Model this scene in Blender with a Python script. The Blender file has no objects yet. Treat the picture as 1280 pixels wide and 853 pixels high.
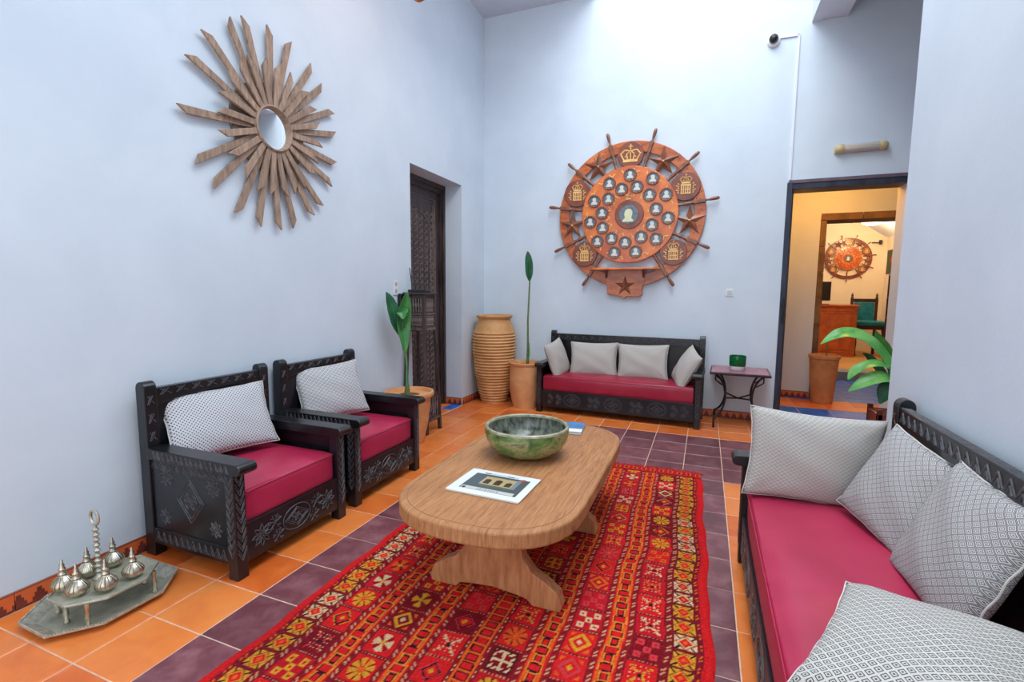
import bpy, bmesh, math, random
import numpy as np
from mathutils import Vector, Matrix, Euler
random.seed(7); rng = np.random.RandomState(7)
PI = math.pi
sc = bpy.context.scene
COL = sc.collection

# ------------------------------------------------------------------ camera
cam = bpy.data.cameras.new('camera'); camo = bpy.data.objects.new('camera', cam); COL.objects.link(camo)
rt = Vector((0.92870, 0.37074, 0.00779)); up = Vector((-0.04504, 0.09192, 0.99475)); fw = Vector((-0.36808, 0.92417, -0.10207))
M4 = Matrix(((rt.x, up.x, -fw.x, -0.194), (rt.y, up.y, -fw.y, -5.2009), (rt.z, up.z, -fw.z, 1.46995), (0, 0, 0, 1)))
camo.matrix_world = M4
cam.sensor_width = 36.0; cam.lens = 603.664 / 1280 * 36.0; cam.clip_start = 0.05
sc.camera = camo
# ------------------------------------------------------------------ world, lights, exposure
w = bpy.data.worlds.new('world'); sc.world = w; w.use_nodes = True
bg = w.node_tree.nodes['Background']; bg.inputs[0].default_value = (0.84, 0.92, 1.0, 1); bg.inputs[1].default_value = 3.0
def area(name, loc, rot, sx, sy, power, col):
    l = bpy.data.lights.new(name, 'AREA'); l.shape = 'RECTANGLE'; l.size = sx; l.size_y = sy; l.energy = power; l.color = col
    o = bpy.data.objects.new(name, l); o.location = loc; o.rotation_euler = rot; COL.objects.link(o); return o
def point(name, loc, power, col, r=0.08):
    l = bpy.data.lights.new(name, 'POINT'); l.energy = power; l.color = col; l.shadow_soft_size = r
    o = bpy.data.objects.new(name, l); o.location = loc; COL.objects.link(o); return o
area('skylight_daylight', (-0.43, -2.55, 6.45), (0, 0, 0), 2.2, 5.0, 305, (0.88, 0.95, 1.0))
sc.view_settings.view_transform = 'Standard'; sc.view_settings.look = 'None'
sc.view_settings.gamma = 1.0; sc.view_settings.use_curve_mapping = False
sc.view_settings.exposure = -0.44

# ------------------------------------------------------------------ materials
def srgb(r, g, b):
    f = lambda c: (c/255/12.92) if c/255 <= 0.04045 else ((c/255+0.055)/1.055)**2.4
    return (f(r), f(g), f(b), 1)
def nodes(name):
    m = bpy.data.materials.new(name); m.use_nodes = True
    nt = m.node_tree; return m, nt, nt.nodes['Principled BSDF']
def link(nt, a, b): nt.links.new(a, b)
def coordnode(nt, kind='Object', scale=(1, 1, 1)):
    tc = nt.nodes.new('ShaderNodeTexCoord'); mp = nt.nodes.new('ShaderNodeMapping'); mp.inputs['Scale'].default_value = scale
    link(nt, tc.outputs[kind], mp.inputs[0]); return mp.outputs[0]
def noise(nt, co, scale, detail=4, rough=0.55, dist=0):
    n = nt.nodes.new('ShaderNodeTexNoise'); n.inputs['Scale'].default_value = scale; n.inputs['Detail'].default_value = detail
    n.inputs['Roughness'].default_value = rough; n.inputs['Distortion'].default_value = dist
    link(nt, co, n.inputs['Vector']); return n.outputs['Fac']
def ramp(nt, fac, stops):
    r = nt.nodes.new('ShaderNodeValToRGB'); e = r.color_ramp.elements
    while len(e) < len(stops): e.new(0.5)
    for i, (p, c) in enumerate(stops): e[i].position = p; e[i].color = c if len(c) == 4 else (*c, 1)
    link(nt, fac, r.inputs[0]); return r.outputs[0]
def mixc(nt, fac, a, b, mode='MIX'):
    m = nt.nodes.new('ShaderNodeMix'); m.data_type = 'RGBA'; m.blend_type = mode
    for s, v in ((m.inputs[0], fac), (m.inputs[6], a), (m.inputs[7], b)):
        if hasattr(v, 'node'): link(nt, v, s)
        else: s.default_value = v
    return m.outputs[2]
def mth(nt, op, a, b=0.0, c=0.0):
    m = nt.nodes.new('ShaderNodeMath'); m.operation = op
    for s, v in zip(m.inputs, (a, b, c)):
        if hasattr(v, 'node'): link(nt, v, s)
        else: s.default_value = v
    return m.outputs[0]
def bump(nt, b, h, strength, dist=0.01):
    n = nt.nodes.new('ShaderNodeBump'); n.inputs['Strength'].default_value = strength; n.inputs['Distance'].default_value = dist
    link(nt, h, n.inputs['Height']); link(nt, n.outputs[0], b.inputs['Normal'])
def mat(name, c1, c2=None, rough=0.6, metal=0.0, ns=8.0, stretch=(1, 1, 1), bs=None, bstr=0.2, bdist=0.004, lo=0.35, hi=0.65, spec=0.5, rand=0.0, coat=0.0):
    m, nt, b = nodes(name)
    b.inputs['Roughness'].default_value = rough; b.inputs['Metallic'].default_value = metal
    b.inputs['Specular IOR Level'].default_value = spec; b.inputs['Coat Weight'].default_value = coat
    b.inputs['Coat Roughness'].default_value = 0.12
    co = coordnode(nt, 'Object', stretch)
    if rand:
        oi = nt.nodes.new('ShaderNodeObjectInfo'); va = nt.nodes.new('ShaderNodeVectorMath'); va.operation = 'ADD'
        sca = nt.nodes.new('ShaderNodeVectorMath'); sca.operation = 'SCALE'; sca.inputs['Scale'].default_value = 37.0
        cx = nt.nodes.new('ShaderNodeCombineXYZ')
        for i in range(3): link(nt, oi.outputs['Random'], cx.inputs[i])
        link(nt, cx.outputs[0], sca.inputs[0]); link(nt, co, va.inputs[0]); link(nt, sca.outputs[0], va.inputs[1]); co = va.outputs[0]
    if c2 is not None:
        col = ramp(nt, noise(nt, co, ns, 5, 0.6, 0.3), [(lo, c1), (hi, c2)])
        if rand:
            v = mth(nt, 'MULTIPLY_ADD', oi.outputs['Random'], rand, 1 - rand / 2)
            hs = nt.nodes.new('ShaderNodeHueSaturation'); link(nt, v, hs.inputs['Value']); link(nt, col, hs.inputs['Color']); col = hs.outputs[0]
        link(nt, col, b.inputs['Base Color'])
    else: b.inputs['Base Color'].default_value = c1
    if bs: bump(nt, b, noise(nt, co, bs, 4, 0.6), bstr, bdist)
    return m
M = {}
M['wall'] = mat('plaster_bluish_white', srgb(201, 212, 222), srgb(210, 220, 229), 0.85, ns=1.3, bs=55, bstr=0.25, bdist=0.003)
M['ceiling'] = mat('ceiling_paint', srgb(206, 211, 222), srgb(214, 219, 229), 0.9, ns=1.5, bs=40, bstr=0.15)
M['grout'] = mat('grout', srgb(228, 196, 170), srgb(204, 172, 150), 0.9, ns=20)
M['purple_tile'] = mat('purple_brown_tile', srgb(108, 60, 66), srgb(150, 102, 106), 0.32, ns=9, bs=30, bstr=0.06, rand=0.35, lo=0.42, hi=0.82)
M['blue_tile'] = mat('blue_tile', srgb(6, 80, 176), srgb(30, 112, 204), 0.4, ns=9, rand=0.3, spec=.3)
def orange_tile():
    m, nt, b = nodes('terracotta_tile'); b.inputs['Roughness'].default_value = 0.3
    co = coordnode(nt); oi = nt.nodes.new('ShaderNodeObjectInfo')
    cx = nt.nodes.new('ShaderNodeCombineXYZ'); link(nt, oi.outputs['Random'], cx.inputs[0]); link(nt, oi.outputs['Random'], cx.inputs[1])
    s = nt.nodes.new('ShaderNodeVectorMath'); s.operation = 'SCALE'; s.inputs['Scale'].default_value = 41
    link(nt, cx.outputs[0], s.inputs[0]); a = nt.nodes.new('ShaderNodeVectorMath'); link(nt, co, a.inputs[0]); link(nt, s.outputs[0], a.inputs[1])
    n1 = noise(nt, a.outputs[0], 5.0, 5, 0.6, 0.5)
    c = ramp(nt, n1, [(0.30, srgb(196, 84, 30)), (0.52, srgb(226, 116, 48)), (0.75, srgb(232, 146, 78))])
    base = ramp(nt, oi.outputs['Random'], [(0.0, srgb(200, 88, 34)), (0.5, srgb(232, 130, 60)), (1.0, srgb(234, 148, 80))])
    c = mixc(nt, 0.5, c, base)
    n2 = noise(nt, a.outputs[0], 3.0, 6, 0.75, 1.0)
    st = ramp(nt, n2, [(0.62, (0, 0, 0)), (0.74, (1, 1, 1))])
    c = mixc(nt, mth(nt, 'MULTIPLY', st, 0.5), c, srgb(214, 164, 138))
    link(nt, c, b.inputs['Base Color']); bump(nt, b, n1, 0.1, 0.004)
    return m
M['orange_tile'] = orange_tile()
def skirting():
    m, nt, b = nodes('painted_skirting_tile'); b.inputs['Roughness'].default_value = 0.4
    tc = nt.nodes.new('ShaderNodeTexCoord'); sp = nt.nodes.new('ShaderNodeSeparateXYZ'); link(nt, tc.outputs['Object'], sp.inputs[0])
    x = mth(nt, 'FRACT', mth(nt, 'MULTIPLY', mth(nt, 'ADD', sp.outputs[0], 10.0), 1 / 0.075))
    d = mth(nt, 'MULTIPLY', mth(nt, 'ABSOLUTE', mth(nt, 'SUBTRACT', x, 0.5)), 2.0)
    st = mth(nt, 'DIVIDE', mth(nt, 'FLOOR', mth(nt, 'MULTIPLY', d, 4.0)), 4.0)
    lim = mth(nt, 'MULTIPLY_ADD', st, -0.075, 0.068)
    k = mth(nt, 'LESS_THAN', sp.outputs[2], lim)
    c = mixc(nt, k, srgb(214, 104, 52), srgb(92, 38, 40))
    top = mth(nt, 'GREATER_THAN', sp.outputs[2], 0.082)
    c = mixc(nt, top, c, srgb(120, 50, 40))
    n = noise(nt, tc.outputs['Object'], 25, 4)
    c = mixc(nt, mth(nt, 'MULTIPLY', n, 0.3), c, srgb(180, 100, 70)); link(nt, c, b.inputs['Base Color']); return m
M['skirting'] = skirting()
M['black_wood'] = mat('black_stained_wood', srgb(17, 17, 20), srgb(30, 30, 35), 0.28, ns=6, stretch=(1, 1, 1), bs=25, bstr=0.15, spec=0.55)
M['carving'] = mat('worn_black_carving', srgb(58, 58, 63), srgb(96, 94, 97), 0.45, ns=30)
M['brown_carving'] = mat('worn_brown_carving', srgb(66, 50, 46), srgb(100, 80, 72), 0.5, ns=30)
M['dark_wood'] = mat('dark_brown_wood', srgb(44, 34, 34), srgb(78, 62, 60), 0.45, ns=14, stretch=(1, 1, .2), bs=40, bstr=0.3)
M['dark_wood2'] = mat('dark_carved_relief', srgb(88, 74, 72), srgb(138, 120, 114), 0.5, ns=30)
M['leather'] = mat('raspberry_leatherette', srgb(166, 32, 66), srgb(184, 46, 80), 0.36, ns=2.5, bs=180, bstr=0.12, bdist=0.001, spec=0.5)
M['leather2'] = mat('deep_raspberry_leatherette', srgb(150, 22, 50), srgb(170, 36, 62), 0.33, ns=2.5, bs=180, bstr=0.12, bdist=0.001, spec=0.5)
M['black_metal'] = mat('black_iron', srgb(34, 32, 35), srgb(52, 50, 52), 0.4, metal=0.5, ns=20)
M['frame_blue'] = mat('dark_slate_painted_wood', srgb(30, 36, 52), srgb(50, 56, 74), 0.5, ns=12, stretch=(1, 1, .2))
M['frame_mauve'] = mat('mauve_brown_painted_wood', srgb(92, 74, 84), srgb(112, 94, 102), 0.6, ns=10)
M['terracotta'] = mat('terracotta_pot', srgb(206, 140, 88), srgb(226, 166, 112), 0.7, ns=5, bs=40, bstr=0.15)
M['terracotta2'] = mat('ochre_ribbed_clay', srgb(196, 138, 84), srgb(216, 166, 110), 0.7, ns=4, bs=50, bstr=0.2)
M['terracotta3'] = mat('brown_clay', srgb(178, 112, 64), srgb(204, 142, 88), 0.7, ns=5)
M['soil'] = mat('soil', srgb(84, 56, 40), srgb(140, 92, 62), 0.95, ns=40, bs=60, bstr=1, bdist=0.02)
M['leaf'] = mat('green_leaf', srgb(34, 96, 46), srgb(70, 140, 60), 0.35, ns=7, spec=0.5, coat=0.2)
M['leaf_dark'] = mat('dark_green_leaf', srgb(26, 78, 52), srgb(44, 104, 66), 0.38, ns=9)
M['leaf_light'] = mat('fresh_green_leaf', srgb(74, 160, 74), srgb(128, 196, 104), 0.35, ns=9)
M['stem'] = mat('green_stem', srgb(70, 92, 50), srgb(110, 130, 66), 0.6, ns=20)
M['pewter'] = mat('tarnished_silver', srgb(160, 158, 142), srgb(206, 202, 186), 0.4, metal=0.6, ns=30, bs=70, bstr=0.4)
M['pewter_flat'] = mat('aged_grey_green_metal', srgb(146, 148, 130), srgb(190, 188, 168), 0.5, metal=0.3, ns=12, bs=90, bstr=0.4)
M['silver'] = mat('bright_worn_silver', srgb(168, 160, 140), srgb(216, 208, 190), 0.27, metal=0.9, ns=22, bs=80, bstr=0.3)
M['mirror'] = mat('mirror_glass', (0.93, 0.95, 0.96, 1), rough=0.02, metal=1.0)
M['white_plastic'] = mat('white_plastic', srgb(224, 224, 222), rough=0.4)
M['cream_plastic'] = mat('yellowed_plastic', srgb(184, 162, 116), srgb(206, 186, 140), 0.5, ns=10)
M['black_plastic'] = mat('black_plastic', srgb(22, 22, 24), rough=0.4)
M['clear_tube'] = mat('grey_lamp_cover', srgb(186, 178, 168), rough=0.25)
M['paint_trunk'] = mat('painted_trunking', srgb(224, 228, 238), rough=0.6)
M['red_paint'] = mat('red_enamel', srgb(196, 24, 26), rough=0.3)
M['gold'] = mat('gilded_paint', srgb(226, 170, 92), srgb(244, 204, 136), 0.45, ns=30)
M['ivory'] = mat('pale_bust_print', srgb(196, 198, 186), srgb(222, 222, 208), 0.3, ns=60)
M['portrait_bg'] = mat('grey_blue_print', srgb(70, 84, 98), srgb(112, 124, 134), 0.15, ns=40)
M['portrait_cx'] = mat('pale_yellow_print', srgb(206, 206, 160), srgb(224, 222, 180), 0.3, ns=60)
def varnish(name, a, b_, rough=0.3, ns=5, st=(1, 1, 1), coat=0.3):
    return mat(name, a, b_, rough, ns=ns, stretch=st, bs=30, bstr=0.1, coat=coat)
M['wheel_wood'] = varnish('orange_varnished_wood', srgb(160, 74, 26), srgb(206, 106, 40), 0.32, 6, (1, 1, 3))
M['wheel_disc'] = varnish('glossy_orange_wood', srgb(184, 78, 22), srgb(232, 124, 44), 0.25, 5)
M['wheel_dark'] = varnish('red_brown_wood', srgb(104, 44, 26), srgb(140, 66, 38), 0.35, 8)
M['wheel_spoke'] = varnish('brown_turned_wood', srgb(108, 60, 42), srgb(150, 90, 62), 0.35, 8)
M['desk_wood'] = varnish('orange_desk_wood', srgb(176, 76, 28), srgb(206, 104, 44), 0.4, 6)
M['ray_wood'] = mat('weathered_oak', srgb(122, 99, 84), srgb(176, 148, 126), 0.75, ns=9, stretch=(1, 6, 1), bs=60, bstr=0.35, rand=0.25, lo=.3, hi=.7)
M['ray_edge'] = mat('dark_weathered_oak', srgb(82, 68, 60), srgb(122, 102, 88), 0.8, ns=12, rand=.2)
M['stone'] = mat('warm_grey_stone', srgb(96, 72, 50), srgb(124, 96, 68), 0.85, ns=7, bs=25, bstr=0.5, rand=0.15)
M['teal_fabric'] = mat('teal_velvet', srgb(20, 112, 124), srgb(40, 138, 148), 0.8, ns=12)
M['far_floor'] = mat('ochre_far_floor', srgb(190, 130, 64), srgb(222, 168, 96), 0.5, ns=3)
M['step_stone'] = mat('grey_step_stone', srgb(126, 126, 134), srgb(150, 150, 156), 0.6, ns=6)
M['chair_wood'] = mat('dark_throne_wood', srgb(60, 32, 26), srgb(88, 48, 38), 0.4, ns=10)
M['table_tile'] = mat('mauve_tile_top', srgb(150, 84, 98), srgb(170, 104, 116), 0.25, ns=6)
M['page'] = mat('paper', srgb(232, 230, 222), rough=0.7)
M['blue_cover'] = mat('blue_book_cover', srgb(50, 108, 160), srgb(80, 136, 184), 0.4, ns=10)
M['warm_wall'] = mat('warm_far_wall', srgb(232, 214, 184), srgb(240, 224, 196), 0.85, ns=2)
M['potpourri'] = mat('dried_petals', srgb(70, 36, 38), srgb(130, 90, 80), 0.9, ns=40)
def emis(name, col, s):
    m, nt, b = nodes(name); b.inputs['Base Color'].default_value = col; b.inputs['Emission Color'].default_value = col
    b.inputs['Emission Strength'].default_value = s; return m
M['lamp_glow'] = emis('warm_lamp_glow', (1.0, 0.72, 0.40, 1), 6)
def table_wood():
    m, nt, b = nodes('worn_oak_table'); b.inputs['Roughness'].default_value = 0.5; b.inputs['Specular IOR Level'].default_value = 0.35
    co = coordnode(nt, 'Object', (16, 1.2, 2.0)); n = noise(nt, co, 6, 8, 0.6, 0.5)
    c = ramp(nt, n, [(0.28, srgb(140, 90, 54)), (0.5, srgb(176, 122, 78)), (0.75, srgb(196, 144, 98))])
    n2 = noise(nt, coordnode(nt), 2.2, 5, 0.7)
    c = mixc(nt, mth(nt, 'MULTIPLY', ramp(nt, n2, [(0.45, (0, 0, 0)), (0.75, (1, 1, 1))]), 0.45), c, srgb(150, 96, 66))
    n3 = noise(nt, coordnode(nt, 'Object', (1, 1, 1)), 38, 2, 0.5)
    c = mixc(nt, mth(nt, 'MULTIPLY', ramp(nt, n3, [(0.68, (0, 0, 0)), (0.76, (1, 1, 1))]), 0.3), c, srgb(96, 62, 44))
    link(nt, c, b.inputs['Base Color']); bump(nt, b, n, 0.15, 0.003); return m
M['table_wood'] = table_wood()
M['trestle_wood'] = mat('worn_oak_trestle', srgb(158, 98, 58), srgb(190, 130, 84), .6, ns=8, stretch=(5, 5, .9), bs=50, bstr=.2)
def bowl_glaze():
    m, nt, b = nodes('green_crackled_glaze'); b.inputs['Roughness'].default_value = 0.22; b.inputs['Coat Weight'].default_value = 0.3
    co = coordnode(nt, 'Object', (1, 1, 1.6)); n = noise(nt, co, 7.5, 6, 0.72, 0.5)
    c = ramp(nt, n, [(0.30, srgb(24, 30, 24)), (0.40, srgb(50, 92, 40)), (0.50, srgb(86, 128, 58)), (0.58, srgb(162, 150, 100)), (0.64, srgb(64, 84, 50)), (0.72, srgb(28, 34, 30))])
    n2 = noise(nt, co, 30, 4); c = mixc(nt, mth(nt, 'MULTIPLY', n2, 0.35), c, srgb(150, 150, 116))
    link(nt, c, b.inputs['Base Color']); return m
M['bowl'] = bowl_glaze()
M['bowl_in'] = mat('grey_green_inner_glaze', srgb(26, 34, 32), srgb(120, 124, 108), 0.2, ns=26, stretch=(1, 1, .4))
M['bowl_rim'] = mat('pale_worn_rim', srgb(120, 122, 96), srgb(176, 172, 142), 0.35, ns=18)
def green_glass():
    m, nt, b = nodes('emerald_glass'); b.inputs['Base Color'].default_value = srgb(10, 120, 62); b.inputs['Roughness'].default_value = 0.08
    b.inputs['Transmission Weight'].default_value = 0.45; b.inputs['IOR'].default_value = 1.45; return m
M['green_glass'] = green_glass()
M['frost'] = mat('frosted_glass', srgb(206, 214, 210), rough=0.3)
def diamond(name, a, b_, rings, light, dark, duty=0.5, amp=0.12):
    m, nt, bs = nodes(name); bs.inputs['Roughness'].default_value = 0.9; bs.inputs['Specular IOR Level'].default_value = 0.15
    uv = nt.nodes.new('ShaderNodeTexCoord'); sp = nt.nodes.new('ShaderNodeSeparateXYZ')
    nz = nt.nodes.new('ShaderNodeTexNoise'); nz.inputs['Scale'].default_value = 6; link(nt, uv.outputs['UV'], nz.inputs['Vector'])
    wv = nt.nodes.new('ShaderNodeVectorMath'); wv.operation = 'MULTIPLY_ADD'; link(nt, nz.outputs['Color'], wv.inputs[0]); wv.inputs[1].default_value = (0.012,) * 3
    link(nt, uv.outputs['UV'], wv.inputs[2]); link(nt, wv.outputs[0], sp.inputs[0])
    fx = mth(nt, 'ABSOLUTE', mth(nt, 'SUBTRACT', mth(nt, 'FRACT', mth(nt, 'MULTIPLY', mth(nt, 'ADD', sp.outputs[0], 9), 1 / a)), 0.5))
    fy = mth(nt, 'ABSOLUTE', mth(nt, 'SUBTRACT', mth(nt, 'FRACT', mth(nt, 'MULTIPLY', mth(nt, 'ADD', sp.outputs[1], 9), 1 / b_)), 0.5))
    d = mth(nt, 'MULTIPLY', mth(nt, 'ADD', fx, fy), 2.0)
    m_ = mth(nt, 'MINIMUM', d, mth(nt, 'SUBTRACT', 2.0, d))
    k = mth(nt, 'GREATER_THAN', mth(nt, 'FRACT', mth(nt, 'MULTIPLY', m_, rings)), duty)
    n = noise(nt, uv.outputs['UV'], 420, 2)
    l2 = mixc(nt, mth(nt, 'MULTIPLY', n, 0.5), light, tuple(0.62 * v for v in light[:3]) + (1,))
    c = mixc(nt, k, dark, l2)
    link(nt, c, bs.inputs['Base Color']); bump(nt, bs, mth(nt, 'ADD', k, n), 0.35, 0.002); return m
M['seam'] = mat('pale_seam', srgb(206, 202, 196), rough=.9)
LT = srgb(214, 210, 204)
M['cush_dots'] = diamond('woven_dot_fabric', 0.021, 0.021, 1.0, srgb(208, 208, 210), srgb(64, 64, 76), 0.45)
M['cush_key'] = diamond('woven_zigzag_fabric', 0.04, 0.03, 2.0, srgb(212, 211, 210), srgb(84, 84, 94), 0.42)
M['cush_fine'] = diamond('woven_fine_diamond', 0.026, 0.020, 2.0, srgb(206, 202, 194), srgb(112, 109, 106), 0.42)
M['cush_big'] = diamond('woven_diamond_large', 0.036, 0.030, 2.5, srgb(206, 203, 200), srgb(100, 97, 99), 0.42)
M['cush_near'] = diamond('woven_diamond_bold', 0.030, 0.025, 2.0, srgb(208, 205, 198), srgb(84, 82, 84), 0.46)
M['cush_plain'] = diamond('plain_weave', 0.007, 0.007, 1.0, srgb(198, 192, 184), srgb(168, 162, 156), 0.5)

# ------------------------------------------------------------------ mesh helpers
def V(*a): return Vector(a)
class MB:
    def __init__(s): s.bm = bmesh.new()
    def add(s, verts, faces, mtx=None):
        vs = [s.bm.verts.new(mtx @ Vector(v) if mtx is not None else v) for v in verts]
        for f in faces:
            try: s.bm.faces.new([vs[i] for i in f])
            except ValueError: pass
        return s
    def box(s, x0, x1, y0, y1, z0, z1, mtx=None):
        v = [(x0, y0, z0), (x1, y0, z0), (x1, y1, z0), (x0, y1, z0), (x0, y0, z1), (x1, y0, z1), (x1, y1, z1), (x0, y1, z1)]
        return s.add(v, [(3, 2, 1, 0), (4, 5, 6, 7), (0, 1, 5, 4), (1, 2, 6, 5), (2, 3, 7, 6), (3, 0, 4, 7)], mtx)
    def bar(s, p, q, wd, th, n):
        p, q, n = Vector(p), Vector(q), Vector(n).normalized(); d = (q - p)
        if d.length < 1e-6: return s
        e = d.normalized().cross(n).normalized() * wd / 2; t = n * th
        v = [p - e, p + e, q + e, q - e, p - e * .3 + t, p + e * .3 + t, q + e * .3 + t, q - e * .3 + t]
        return s.add([tuple(a) for a in v], [(3, 2, 1, 0), (4, 5, 6, 7), (0, 1, 5, 4), (1, 2, 6, 5), (2, 3, 7, 6), (3, 0, 4, 7)])
    def lathe(s, prof, c=(0, 0, 0), n=32, mtx=None, cap=True):
        v = []; f = []; k = len(prof)
        for i in range(n):
            a = 2 * PI * i / n
            for r, z in prof: v.append((c[0] + r * math.cos(a), c[1] + r * math.sin(a), c[2] + z))
        for i in range(n):
            j = (i + 1) % n
            for t in range(k - 1): f.append((i * k + t, j * k + t, j * k + t + 1, i * k + t + 1))
        if cap:
            if prof[0][0] > 1e-5: f.append([i * k for i in range(n)][::-1])
            if prof[-1][0] > 1e-5: f.append([i * k + k - 1 for i in range(n)])
        return s.add(v, f, mtx)
    def prism(s, pts, h0, h1, mtx=None):     # outline in XY, extruded in Z
        n = len(pts); v = [(x, y, h0) for x, y in pts] + [(x, y, h1) for x, y in pts]
        f = [tuple(range(n))[::-1], tuple(range(n, 2 * n))] + [(i, (i + 1) % n, n + (i + 1) % n, n + i) for i in range(n)]
        return s.add(v, f, mtx)
    def tube(s, pts, r, n=8, closed=False):
        pts = [Vector(p) for p in pts]; k = len(pts); v = []; f = []
        rr = r if hasattr(r, '__len__') else [r] * k
        nrm = None
        for i, p in enumerate(pts):
            if closed: t = pts[(i + 1) % k] - pts[i - 1]
            else: t = pts[min(i + 1, k - 1)] - pts[max(i - 1, 0)]
            t = t.normalized() if t.length > 1e-9 else V(0, 0, 1)
            if nrm is None: nrm = t.orthogonal().normalized()
            nrm = (nrm - t * nrm.dot(t)); nrm = nrm.normalized() if nrm.length > 1e-6 else t.orthogonal().normalized()
            b = t.cross(nrm)
            for j in range(n):
                a = 2 * PI * j / n; v.append(tuple(p + (nrm * math.cos(a) + b * math.sin(a)) * rr[i]))
        for i in range(k if closed else k - 1):
            i2 = (i + 1) % k
            for j in range(n): f.append((i * n + j, i * n + (j + 1) % n, i2 * n + (j + 1) % n, i2 * n + j))
        if not closed: f += [tuple(range(n))[::-1], tuple(range((k - 1) * n, k * n))]
        return s.add(v, f)
    def ball(s, c, r, sz=(1, 1, 1), n=12):
        prof = [(max(1e-6, r * math.sin(PI * i / (n // 2))), -r * math.cos(PI * i / (n // 2))) for i in range(n // 2 + 1)]
        return s.lathe(prof, (0, 0, 0), n, Matrix.Translation(c) @ Matrix.Diagonal((*sz, 1)), cap=False)
    def build(s, name, m, parent=None, bev=0.0, seg=2, smooth=False, loc=None):
        bm = s.bm; bmesh.ops.remove_doubles(bm, verts=bm.verts, dist=1e-6); bmesh.ops.recalc_face_normals(bm, faces=bm.faces)
        me = bpy.data.meshes.new(name); bm.to_mesh(me); bm.free()
        o = bpy.data.objects.new(name, me); COL.objects.link(o); me.materials.append(m)
        if smooth:
            for p in me.polygons: p.use_smooth = True
            me.set_sharp_from_angle(angle=math.radians(42))
        if bev:
            b = o.modifiers.new('bevel', 'BEVEL'); b.width = bev; b.segments = seg; b.limit_method = 'ANGLE'; b.angle_limit = math.radians(40)
        if parent: o.parent = parent
        if loc: o.location = loc
        if name in ('carving', 'engraving', 'carved_relief', 'gilt_scrollwork', 'crest', 'studs', 'beading', 'fluting'): o['kind'] = 'stuff'
        return o
def tag(o, label, cat, group=None):
    o['label'] = label; o['category'] = cat
    if group: o['group'] = group
    return o
def thing(name, label, cat, loc=(0, 0, 0), rz=0.0, group=None):
    o = bpy.data.objects.new(name, None); COL.objects.link(o); o.location = loc; o.rotation_euler = (0, 0, rz); o.empty_display_size = 0.1
    return tag(o, label, cat, group)
def struct(o): o['kind'] = 'structure'; return o
def dup(src, parent=None):
    c = src.copy(); COL.objects.link(c); c.parent = parent
    for ch in src.children: dup(ch, c)
    return c
def dup_thing(src, label, loc=None, rz=None):
    c = dup(src); c['label'] = label
    if loc is not None: c.location = loc
    if rz is not None: c.rotation_euler = (0, 0, rz)
    return c
def copy_part(src, parent, loc, rot=None, m=None):
    c = src.copy(); COL.objects.link(c); c.parent = parent; c.location = loc
    if rot: c.rotation_euler = rot
    return c
XZ = Matrix(((1, 0, 0, 0), (0, 0, 1, 0), (0, 1, 0, 0), (0, 0, 0, 1)))    # (x,y,h) -> (x,h,y): outline in XZ, height along Y
YZ = Matrix(((0, 0, 1, 0), (1, 0, 0, 0), (0, 1, 0, 0), (0, 0, 0, 1)))    # (x,y,h) -> (h,x,y): outline in YZ, height along X

# ------------------------------------------------------------------ room shell
XL, XR, YB, ZC = -3.07, 0.78, 0.95, 5.05
PX, PY = 0.3052, 0.30
H = 6.5
struct(MB().box(-3.5, 1.35, -7.2, YB + .3, -0.14, -0.0035).box(1.35, 3.9, -2.2, YB + .3, -0.14, -0.0035).build('floor', M['grout']))
floor = bpy.data.objects['floor']
def tile_mesh(sx, sy, m, name='tile', th=0.012, loc=(0, 0, 0), parent=None):
    a, b, e = sx / 2, sy / 2, 0.003
    v = [(-a, -b, -th), (a, -b, -th), (a, b, -th), (-a, b, -th), (-a, -b, -e), (a, -b, -e), (a, b, -e), (-a, b, -e),
         (-a + e, -b + e, 0), (a - e, -b + e, 0), (a - e, b - e, 0), (-a + e, b - e, 0)]
    f = [(3, 2, 1, 0), (8, 9, 10, 11)] + [(i, (i + 1) % 4, 4 + (i + 1) % 4, 4 + i) for i in range(4)] + [(4 + i, 4 + (i + 1) % 4, 8 + (i + 1) % 4, 8 + i) for i in range(4)]
    return MB().add(v, f).build(name, m, parent, loc=loc)
g = 0.006
protos = {}
def put_tile(kind, x0, x1, y0, y1, parent, name='tile', z=0.0, jitter=0.0007):
    key = (kind, round(x1 - x0, 3), round(y1 - y0, 3))
    loc = ((x0 + x1) / 2, (y0 + y1) / 2, z + random.uniform(-jitter, jitter))
    if key not in protos: protos[key] = tile_mesh(x1 - x0 - g, y1 - y0 - g, M[kind], name, loc=loc, parent=parent); o = protos[key]
    else: o = protos[key].copy(); COL.objects.link(o); o.parent = parent; o.location = loc
    o.rotation_euler = (random.uniform(-.0008, .0008), random.uniform(-.0008, .0008), 0)
for i in range(-11, 7):
    for j in range(-16, 4):
        x0, x1, y0, y1 = i * PX, (i + 1) * PX, j * PY, (j + 1) * PY
        x0, x1 = max(x0, XL), x1
        if i == -11: x0 = XL
        y1 = min(y1, YB); 
        if i >= 3 and j < -7: continue
        if x1 - x0 < .02 or y1 - y0 < .02: continue
        pur = (-7 <= i <= -1 and j < 0) or (i >= 0 and -4 <= j < 0)
        put_tile('purple_tile' if pur else 'orange_tile', x0, x1, y0, y1, floor)
for k, (y0, y1) in enumerate([(-.85, -.56), (-.56, -.28), (-.28, 0), (0, .28)]):
    put_tile('orange_tile' if k % 2 else 'blue_tile', -3.37, -3.22, y0, y1, floor)
    put_tile('blue_tile' if k % 2 else 'orange_tile', -3.22, XL, y0, y1, floor)
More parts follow.
